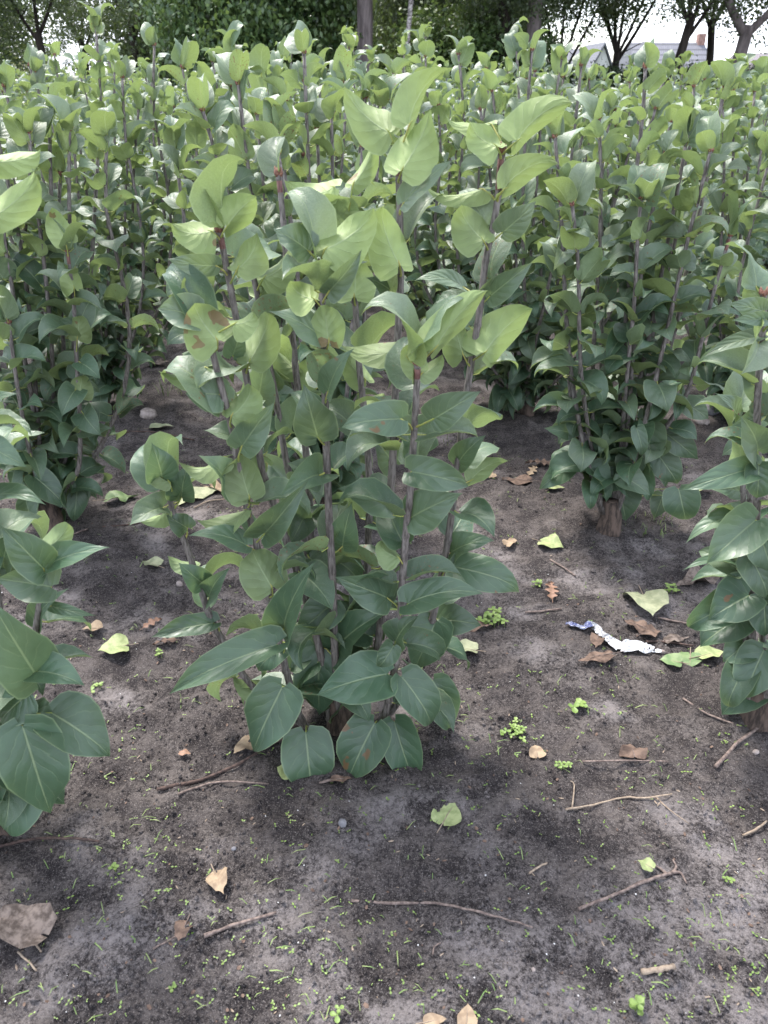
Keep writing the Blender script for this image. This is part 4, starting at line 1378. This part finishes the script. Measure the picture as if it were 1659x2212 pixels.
FL = [
 (970, 1762, 62, 66, 60, 'yellow_leaf', 'pale yellow green leaf lying alone below the middle bush', 0),
 (1000, 1407, 52, 54, 170, 'pale_leaf', 'pale leaf with a ragged edge right beside the middle bush', .08),
 (243, 1406, 58, 60, 200, 'yellow_leaf', 'pale green leaf with long stalk lying left of the middle bush', .08),
 (198, 1364, 38, 40, 190, 'tan_leaf', 'small yellowish leaf lying just above the long stalked pale leaf', .1),
 (326, 1223, 44, 44, 150, 'pale_leaf', 'pale notched leaf near the small left shoot of the middle bush', .1),
 (1398, 1312, 92, 100, -95, 'pale_leaf', 'large pale veined leaf lying above the silver wrapper', .06),
 (1193, 1182, 50, 52, -30, 'yellow_leaf', 'light green leaf lying alone right of the middle bush', .06),
 (1538, 1419, 58, 48, 10, 'yellow_leaf', 'yellow leaf at the foot of the right front bush', .08),
 (1445, 1434, 42, 44, 160, 'green_leaf', 'round green leaf just right of the wrapper end', 0),
 (1490, 1430, 46, 50, 250, 'green_leaf', 'green leaf with a point between the round green and the yellow leaf', 0),
 (615, 1668, 38, 50, 160, 'yellow_leaf', 'yellow green leaf half under the lowest middle leaf', 0),
 (525, 1620, 52, 42, 230, 'tan_leaf', 'yellow leaf with brown edge under the lower left leaves', .15),
 (352, 925, 50, 30, 0, 'pale_leaf', 'pale green leaf lying beside the flat rounded stone', .05),
 (1391, 1874, 34, 34, 140, 'yellow_leaf', 'pale green torn leaf scrap above the forked root', .15),
 (1008, 2200, 52, 44, 80, 'tan_leaf', 'tan leaf touching the bottom frame edge, paler and higher', .12),
 (942, 2212, 48, 30, 10, 'tan_leaf', 'flat tan leaf touching the bottom frame edge, lower one', .1),
 (475, 1915, 62, 50, 300, 'tan_leaf', 'crumbling tan leaf lying in the left foreground', .25),
 (1516, 1060, 46, 30, 10, 'yellow_leaf', 'bright yellow green leaf behind the right front bush', .1),
 (1200, 1058, 40, 22, 0, 'yellow_leaf', 'thin pale leaf left of the bush with the thick foot', .05),
 (1055, 1027, 34, 30, 100, 'tan_leaf', 'curled tan leaf right of the middle bush stems', .3),
 (1112, 1041, 62, 34, 170, 'brown_leaf', 'brown curled leaf beside the curled tan one', .25),
 (1158, 1628, 34, 36, 90, 'tan_leaf', 'round pale tan leaf scrap in the right foreground', .15),
 (1365, 1628, 34, 60, 90, 'brown_leaf', 'faint brown leaf half sunk in the soil at right', .3),
 (430, 1075, 90, 60, 20, 'pale_leaf', 'big pale torn leaf behind the small left shoot', .12),
 (470, 1062, 50, 40, 330, 'tan_leaf', 'tan curled leaf beside the big pale torn leaf', .3),
 (268, 1080, 66, 40, 20, 'green_leaf', 'greyish green lobed leaf left of the small left shoot', .35),
 (1497, 1258, 88, 56, 200, 'grey_leaf', 'grey withered leaf left of the right front bush', .3),
 (1288, 1392, 44, 34, 250, 'brown_leaf', 'brown leaf lying against the narrow middle of the wrapper', .3),
 (1285, 1425, 72, 34, 190, 'brown_leaf', 'long brown leaf just below the wrapper', .3),
 (1408, 1372, 52, 40, 20, 'brown_leaf', 'reddish brown leaf above the white wrapper end', .25),
 (1370, 1352, 44, 34, 150, 'brown_leaf', 'brown leaf touching the large pale veined leaf', .25),
 (1462, 1385, 60, 26, 10, 'grey_leaf', 'dark rotting leaf right of the wrapper', .3),
 (402, 1634, 24, 18, 0, 'orange_leaf', 'small rusty leaf chip in front of the lower left leaves', .2),
 (395, 2020, 46, 40, 260, 'brown_leaf', 'brown crumpled leaf by the left twig', .4),
 (1105, 1175, 30, 26, 30, 'tan_leaf', 'small tan leaf scrap right of the middle bush at knee height', .3),
 (1040, 1360, 48, 24, 10, 'brown_leaf', 'brown leaf under the green seedling clump', .3),
 (350, 790, 50, 22, 10, 'grey_leaf', 'grey leaf on the bare soil at the far left alley', .3),
 (395, 830, 26, 20, 60, 'orange_leaf', 'small orange leaf in the far left alley', .2),
 (740, 1690, 44, 20, 10, 'brown_leaf', 'brown leaf scrap under the lowest middle leaf', .3),
]
for (px, py, w_, h_, ang, m_, lab, jag) in FL:
    if m_:
        fallen_leaf(px, py, w_, h_, ang, m_, lab, jag=jag, stalk=w_ > 40)
oak_leaf(1190, 1278, 58, 85, 'orange_leaf', 'orange oak leaf standing out on the soil right of the middle bush', 4, 1)
oak_leaf(330, 1350, 44, 40, 'orange_leaf', 'orange oak leaf peeking out left of the middle bush', 3, 2)
oak_leaf(1165, 1005, 60, 170, 'brown_leaf', 'brown oak leaf far behind the middle bush on the right', 4, 3)
oak_leaf(1150, 1020, 40, 60, 'tan_leaf', 'small tan oak leaf beside the far brown one', 3, 4)
oak_leaf(355, 1392, 50, 200, 'brown_leaf', 'brown broken oak leaf under the left leaves', 3, 5)

# the big curled grey leaf at the left edge
fallen_leaf(36, 2012, 130, 96, 165, 'grey_leaf', 'large curled grey brown leaf at the left edge of the foreground', lift=.004, curl=.8, jag=.24, stalk=False)


def stick(pts, r0, r1, m, label, name='twig', twigs=()):
    P = [gnd(*q[:2]) + Vector((0, 0, r0 + .002 + (q[2] if len(q) > 2 else 0))) for q in pts]
    o0 = P[0].copy()
    r = random.Random(int(pts[0][0]))
    Q = smooth_pts([p - o0 for p in P], 4)
    Q = [q + Vector((r.uniform(-1, 1), r.uniform(-1, 1), r.uniform(-.3, .5))) * r0 * .35 for q in Q]
    mb_ = MB()
    n = len(Q)
    V, Fc = tube(Q, [(r0 + (r1 - r0) * i / (n - 1)) * r.uniform(.85, 1.18) for i in range(n)], 7)
    mb_.add(V, Fc)
    for t in twigs:
        T = smooth_pts([gnd(*q[:2]) + Vector((0, 0, r0 + .002)) - o0 for q in t], 3)
        V, Fc = tube(T, [r1 * 1.1 * (1 - .6 * i / (len(T) - 1)) for i in range(len(T))], 6)
        mb_.add(V, Fc)
    return tag(link(name, mb_.mesh(name, [M[m]]), None, o0), label, 'twig', 'twigs lying on the soil')


stick([(760, 1950), (850, 1956), (940, 1955), (1020, 1972), (1080, 1986), (1150, 2008)], .0026, .0014, 'stick', 'long bent twig in the middle of the foreground')
stick([(442, 2026), (500, 2005), (598, 1975)], .0032, .0022, 'stick', 'straight twig in the left foreground')
stick([(1250, 1968), (1330, 1935), (1400, 1905), (1452, 1890)], .0023, .003, 'stick', 'straight root ending in a fork at the right', twigs=[[(1445, 1893), (1460, 1878), (1452, 1860)], [(1452, 1888), (1470, 1890), (1482, 1912)], [(1440, 1893), (1425, 1880), (1410, 1872)]])
stick([(1222, 1752), (1280, 1744), (1345, 1726), (1400, 1727), (1450, 1718)], .002, .0015, 'pale_stick', 'pale kinked root right of the middle bush', twigs=[[(1415, 1724), (1445, 1752), (1487, 1782)], [(1235, 1750), (1240, 1700), (1232, 1690)]])
stick([(385, 1720), (430, 1703), (480, 1692), (580, 1697)], .0026, .0016, 'stick', 'thin brown root in front of the lower left leaves')
stick([(340, 1708), (430, 1690), (520, 1652), (600, 1606), (680, 1588)], .0035, .003, 'dark_stick', 'dark root running under the middle bush')
stick([(690, 1694), (735, 1682), (790, 1668)], .0025, .0018, 'stick', 'short root under the lowest middle leaf')
stick([(1475, 1512), (1530, 1545), (1600, 1572)], .0024, .0022, 'stick', 'brown twig sloping to the right front bush')
stick([(1545, 1660), (1590, 1612), (1662, 1556)], .0036, .003, 'stick', 'grey brown twig pointing down left below the right front bush')
stick([(1604, 1808), (1630, 1797), (1655, 1778)], .0024, .0018, 'pale_stick', 'pale twig piece at the right frame edge')
stick([(1385, 2104), (1420, 2100), (1453, 2096)], .0046, .0042, 'pale_stick', 'short thick peeled twig piece near the bottom right')
stick([(1188, 1212), (1215, 1228), (1242, 1246)], .0028, .0026, 'stick', 'short twig near the light green leaf')
stick([(1135, 1326), (1170, 1324), (1212, 1318)], .003, .0026, 'stick', 'short brown twig left of the wrapper')
stick([(1258, 1648), (1350, 1646), (1442, 1648)], .0018, .0016, 'stick', 'thin straight twig in the right foreground')
stick([(1420, 1338), (1460, 1346), (1512, 1356)], .003, .0024, 'stick', 'twig beside the large pale veined leaf')
stick([(222, 1141), (280, 1136), (345, 1127)], .003, .002, 'dark_stick', 'dark twig in the left alley')
stick([(128, 1168), (160, 1158), (190, 1146)], .003, .002, 'stick', 'twig by the foot of the left second row bush')
stick([(1143, 1891), (1162, 1877), (1182, 1868)], .0018, .0015, 'pale_stick', 'tiny pale curved twig right of centre foreground')
stick([(935, 2066), (938, 2048), (952, 2040)], .0014, .001, 'stick', 'tiny hooked root near the bottom middle')
stick([(330, 2052), (362, 2036), (398, 2018)], .0016, .0012, 'stick', 'thin stalk by the crumpled brown leaf')
stick([(0, 1972), (30, 1990), (60, 2020), (90, 2060)], .0022, .0014, 'pale_stick', 'pale stalk lying over the big grey leaf')
stick([(40, 2060), (62, 2080), (80, 2100)], .0018, .0014, 'pale_stick', 'short pale stalk below the big grey leaf')
stick([(0, 1832), (60, 1820), (140, 1815), (215, 1822)], .003, .002, 'dark_stick', 'dark root crossing the soil at the left edge')
stick([(245, 938), (330, 936), (420, 958)], .0045, .003, 'dark_stick', 'dark root behind the flat rounded stone')
stick([(420, 1100), (450, 1085), (490, 1080)], .002, .0016, 'pale_stick', 'pale straw by the big pale torn leaf')
stick([(1395, 1390), (1440, 1392), (1500, 1400)], .004, .002, 'dark_stick', 'dark rotten stick right of the wrapper')


def stone(px, py, wpx, m, label, flat=.6, seed=0, cat='stone'):
    r = random.Random(seed + int(px))
    p = gnd(px, py)
    s = wpx / F * (p - EYE).dot(FWD) * .5
    V, Fc = [], []
    nu_, nv_ = 10, 7
    for j in range(nv_ + 1):
        th = math.pi * j / nv_
        for i in range(nu_):
            a_ = 2 * math.pi * i / nu_
            q = Vector((math.sin(th) * math.cos(a_), math.sin(th) * math.sin(a_), math.cos(th)))
            q *= 1 + .28 * noise.noise(q * 1.6 + Vector((px, py, 0)))
            V.append(Vector((q.x * s, q.y * s * .8, q.z * s * flat)))
    for j in range(nv_):
        for i in range(nu_):
            i2 = (i + 1) % nu_
            Fc.append((j * nu_ + i, (j + 1) * nu_ + i, (j + 1) * nu_ + i2, j * nu_ + i2))
    mb_ = MB()
    mb_.add(V, Fc)
    o = link('stone', mb_.mesh('stone', [M[m]]), None, p + Vector((0, 0, s * flat * .45)))
    o.rotation_euler.z = r.uniform(0, 3)
    return tag(o, label, cat, 'stones on the soil')


stone(322, 901, 42, 'stone', 'flat rounded pinkish stone in the left alley', .6)
stone(740, 1781, 22, 'grey_stone', 'small grey pebble below the middle bush', .8)
stone(505, 1835, 12, 'grey_stone', 'tiny glossy grey pebble in a soil hollow', .8)
stone(1535, 890, 50, 'grey_stone', 'dark rounded clod behind the second row at right', .7)
stone(1515, 915, 34, 'stone', 'pale stone beside the dark clod at right', .7)
stone(388, 1264, 18, 'stone', 'pale pebble under the small left shoot', .7)
stone(1632, 1626, 16, 'stone', 'whitish pebble near the right frame edge', .6)
stone(1152, 2096, 11, 'stone', 'tiny white pebble near the bottom', .7)
stone(1430, 1410, 14, 'stone', 'small pebble beside the wrapper tip', .7)

# ------------------------------------------------------------------ the torn wrapper
def wrapper():
    path = [(1226, 1350, 7), (1236, 1356, 8), (1248, 1359, 5), (1260, 1358, 6), (1274, 1354, 10), (1284, 1360, 13), (1294, 1370, 10), (1304, 1380, 9), (1314, 1388, 13),
            (1326, 1396, 17), (1342, 1402, 19), (1358, 1402, 20), (1376, 1402, 20), (1392, 1405, 19), (1402, 1410, 14), (1414, 1412, 5)]
    base = gnd(1320, 1390)
    root = bpy.data.objects.new('torn_wrapper', None)
    COL.objects.link(root)
    root.location = base
    tag(root, 'crumpled silver and white wrapper with a blue end lying on the soil', 'wrapper')
    P = [gnd(a, b) + Vector((0, 0, .006)) for a, b, w in path]
    W = [w / F * (p - EYE).dot(FWD) * .98 for p, (a, b, w) in zip(P, path)]
    r = random.Random(4)
    V, nseg = [], 9
    rows = []
    PP, WW = [], []
    for i in range(len(P) - 1):
        for k in range(3):
            t = k / 3
            PP.append(P[i].lerp(P[i + 1], t)); WW.append(W[i] + (W[i + 1] - W[i]) * t)
    PP.append(P[-1]); WW.append(W[-1])
    for i, p in enumerate(PP):
        d = (PP[min(i + 1, len(PP) - 1)] - PP[max(i - 1, 0)]).normalized()
        s = Vector((-d.y, d.x, 0))
        for k in range(nseg):
            u = (k / (nseg - 1) - .5) * 2
            q = p + s * u * WW[i] * (.95 + .12 * noise.noise(Vector((i * .9, k * .0, u)))) + Vector((0, 0, .0045 * abs(noise.noise(Vector((i * .45, u * 2.2, 4)))) * 2 + .003 * math.sin(u * 7 + i * .6) + .002))
            V.append(q - base)
    secs = {'blue_end': (0, 13), 'silver_fold': (13, 27), 'white_sheet': (27, len(PP) - 1)}
    for nm, (a_, b_) in secs.items():
        mb_ = MB()
        vs = V[a_ * nseg:(b_ + 1) * nseg]
        th = [q - Vector((0, 0, .0006)) for q in vs]
        fc = []
        nr_ = b_ - a_
        for i in range(nr_):
            for k in range(nseg - 1):
                x = i * nseg + k
                if nm == 'white_sheet' and noise.noise(Vector((i * .8, k * .6, 9))) > (.62 - .5 * (i / nr_) ** 3):
                    continue
                fc.append((x, x + 1, x + nseg + 1, x + nseg))
        mb_.add(vs, fc)
        link(nm, mb_.mesh(nm, [M[{'blue_end': 'foil_blue', 'silver_fold': 'foil_silver', 'white_sheet': 'foil_white'}[nm]]], False), root)


wrapper()
mbw = MB()
for (px, py, s_) in ((650, 1388, 10), (1418, 1400, 8), (1424, 1415, 6)):
    pass
p_ = gnd(1420, 1412)
mbw.add([Vector(q) * .001 for q in ((-7, -4, 1), (6, -5, 2), (9, 3, 3), (1, 6, 4), (-8, 4, 2))], [(0, 1, 2, 3, 4)])
tag(link('wrapper_scrap', mbw.mesh('wrapper_scrap', [M['foil_white']], False), None, p_ + Vector((0, 0, .006))), 'tiny white scrap torn off beside the wrapper end', 'scrap')

# ------------------------------------------------------------------ seedlings
def clover(px, py, n, spread, size, label, name='seedling', cat='seedling', seed=0):
    r = random.Random(seed + int(px))
    c = gnd(px, py)
    dep = (c - EYE).dot(FWD)
    root = bpy.data.objects.new(name, None)
    COL.objects.link(root)
    root.location = c
    tag(root, label, cat, 'sprouting weeds between the rows')
    sp, ls = spread / F * dep * .5, size / F * dep
    stm = MB()
    for i in range(n):
        a_, q = r.uniform(0, 6.28), sp * math.sqrt(r.random())
        b = Vector((math.cos(a_) * q, math.sin(a_) * q, 0))
        h = ls * r.uniform(.5, 1.5)
        top = b + Vector((r.uniform(-.3, .3) * ls, r.uniform(-.3, .3) * ls, h))
        V, Fc = tube([b - Vector((0, 0, .004)), top], [.0007, .0005], 4, False)
        stm.add(V, Fc)
        k0 = r.uniform(0, 6.28)
        for k in range(r.choice((2, 3, 3, 4))):
            az = k0 + k * 2.1
            d = Vector((math.cos(az), math.sin(az), r.uniform(-.1, .35))).normalized()
            lm = MB()
            Mx, L = frame(top, top + d * ls * r.uniform(.7, 1.1), Vector((0, 0, 1)))
            V = []
            for (v, w) in ((0, .1), (.25, .5), (.6, .8), (.88, .55), (1, .12)):
                for u in (-1, 0, 1):
                    V.append(Mx @ Vector((u * w * L * .5, v * L, abs(u) * .1 * L - .1 * L * v * v)) + top)
            Fc = [(j * 3 + i_, j * 3 + i_ + 1, j * 3 + i_ + 4, j * 3 + i_ + 3) for j in range(4) for i_ in range(2)]
            lm.add(V, Fc)
            link('leaf', lm.mesh('leaf', [M['sprout']]), root)
    link('stalks', stm.mesh('stalks', [M['sprout']]), root)


clover(1250, 1540, 3, 26, 17, 'bright green three leaved sprout alone in the right foreground')
clover(1068, 1347, 16, 75, 12, 'clump of bright green seedlings right of the middle bush')
clover(1112, 1588, 14, 55, 10, 'low green seedling clump right of the lowest middle leaves')
clover(1450, 1277, 6, 30, 11, 'small green seedling right of the large pale veined leaf')
clover(1372, 2180, 3, 36, 20, 'largest light green sprout at the bottom right edge')
clover(736, 2196, 2, 14, 15, 'little four leaved sprout at the bottom edge, middle')
clover(378, 2135, 2, 10, 10, 'little four leaved sprout in the left foreground')
clover(246, 1880, 2, 16, 11, 'little two leaved sprout in the left foreground below the left bush')
clover(203, 1495, 5, 34, 10, 'small seedling group beside the left front bush')
clover(1568, 1905, 3, 18, 10, 'small light sprout near the right frame edge')
clover(1160, 1265, 4, 22, 9, 'tiny sprout left of the orange oak leaf')
clover(345, 1412, 4, 26, 8, 'tiny sprout right of the long stalked pale leaf')
clover(1218, 1660, 6, 34, 9, 'loose seedlings below the three leaved sprout')


def tuft(px, py, n, h, spread, label, seed=0):
    r = random.Random(seed + int(px))
    c = gnd(px, py)
    mb_ = MB()
    for i in range(n):
        a_ = r.uniform(0, 6.28)
        b = Vector((math.cos(a_), math.sin(a_), 0)) * spread * math.sqrt(r.random())
        d = Vector((r.uniform(-.6, .6), r.uniform(-.6, .6), 0)) * h
        hh = h * r.uniform(.5, 1.1)
        w = Vector((-d.y, d.x, 0)).normalized() * .0012 if d.length > 1e-5 else Vector((.0012, 0, 0))
        p1 = b + d * .35 + Vector((0, 0, hh * .6))
        p2 = b + d + Vector((0, 0, hh))
        mb_.add([b - w, b + w, p1 + w * .8, p1 - w * .8, p2], [(0, 1, 2, 3), (3, 2, 4)])
    o = link('grass_tuft', mb_.mesh('grass_tuft', [M['blade']]), None, c)
    return tag(o, label, 'grass tuft', 'grass tufts between the rows')


tuft(372, 850, 26, .07, .06, 'tuft of thin grass in the far left alley')
tuft(430, 845, 16, .05, .05, 'smaller thin grass tuft right of the far left one')
tuft(1400, 1130, 60, .025, .09, 'low grassy seedlings behind the thick bare foot')
tuft(1010, 960, 40, .03, .10, 'thin low grass right of the middle bush, third row foot')

# countless tiny seedlings and grass blades over the soil
rs = random.Random(77)
mb = MB()
count = 0
while count < 1500:
    px, py = rs.uniform(-40, 1700), 760 + 1450 * rs.random()
    p = gnd(px, py)
    if noise.noise(p * 5.5 + Vector((4, 4, 4))) + rs.uniform(-.55, .55) < -.08:
        continue
    count += 1
    k0 = rs.uniform(0, 6.28)
    s = rs.uniform(.0026, .0062)
    h = rs.uniform(.001, .006)
    top = p + Vector((0, 0, h))
    for k in range(2 if rs.random() < .8 else 4):
        az = k0 + k * (math.pi if rs.random() < .9 else 1.6)
        d = Vector((math.cos(az), math.sin(az), rs.uniform(0, .3)))
        w = Vector((-d.y, d.x, 0)) * s * .32
        mb.add([top, top + d * s * .5 + w, top + d * s, top + d * s * .5 - w], [(0, 1, 2, 3)])
tag(link('weed_seedlings', mb.mesh('weed_seedlings', [M['sprout']], False)), 'countless tiny two leaved seedlings over the soil', kind='stuff')
mb = MB()
for i in range(1050):
    px, py = rs.uniform(-40, 1700), 720 + 1490 * rs.random()
    p = gnd(px, py)
    if noise.noise(p * 5 + Vector((1, 7, 4))) + rs.uniform(-.35, .35) < -.02:
        continue
    az = rs.uniform(0, 6.28)
    L = rs.uniform(.009, .030)
    el = rs.uniform(.05, .9)
    d = Vector((math.cos(az) * math.cos(el), math.sin(az) * math.cos(el), math.sin(el)))
    w = Vector((-math.sin(az), math.cos(az), 0)) * rs.uniform(.0006, .0011)
    p = p + Vector((0, 0, .001))
    q1 = p + d * L * .55 + Vector((0, 0, .002))
    q2 = p + Vector((d.x, d.y, d.z * .5)) * L
    mb.add([p - w, p + w, q1 + w, q1 - w, q2], [(0, 1, 2, 3), (3, 2, 4)])
tag(link('grass_blades', mb.mesh('grass_blades', [M['blade']], False)), 'scattered short grass blades over the soil', kind='stuff')
# bits of bark, straw and leaf crumbs
for nm, m_, n_, sz, lab in (('leaf_crumbs', 'brown_leaf', 420, .006, 'small brown crumbs of dead leaf over the soil'), ('straw_bits', 'pale_stick', 260, .007, 'small pale bits of straw and bark over the soil'),
                            ('white_grit', 'render_white', 120, .0022, 'small whitish grit grains over the soil')):
    mb = MB()
    for i in range(n_):
        p = gnd(rs.uniform(-40, 1700), 740 + 1470 * rs.random())
        e = Euler((rs.uniform(-.5, .5), rs.uniform(-.5, .5), rs.uniform(0, 6.28))).to_matrix()
        s = sz * rs.uniform(.4, 1.4)
        a_ = (1, .3, .15) if nm == 'straw_bits' else ((1, 1, .7) if nm == 'white_grit' else (1, .7, .12))
        mb.add([p + e @ Vector((v.x * a_[0], v.y * a_[1], v.z * a_[2])) * s * rs.uniform(.8, 1.2) * .6 + Vector((0, 0, .002)) for v in ICO_V], ICO_F)
    tag(link(nm, mb.mesh(nm, [M[m_]], False)), lab, kind='stuff')
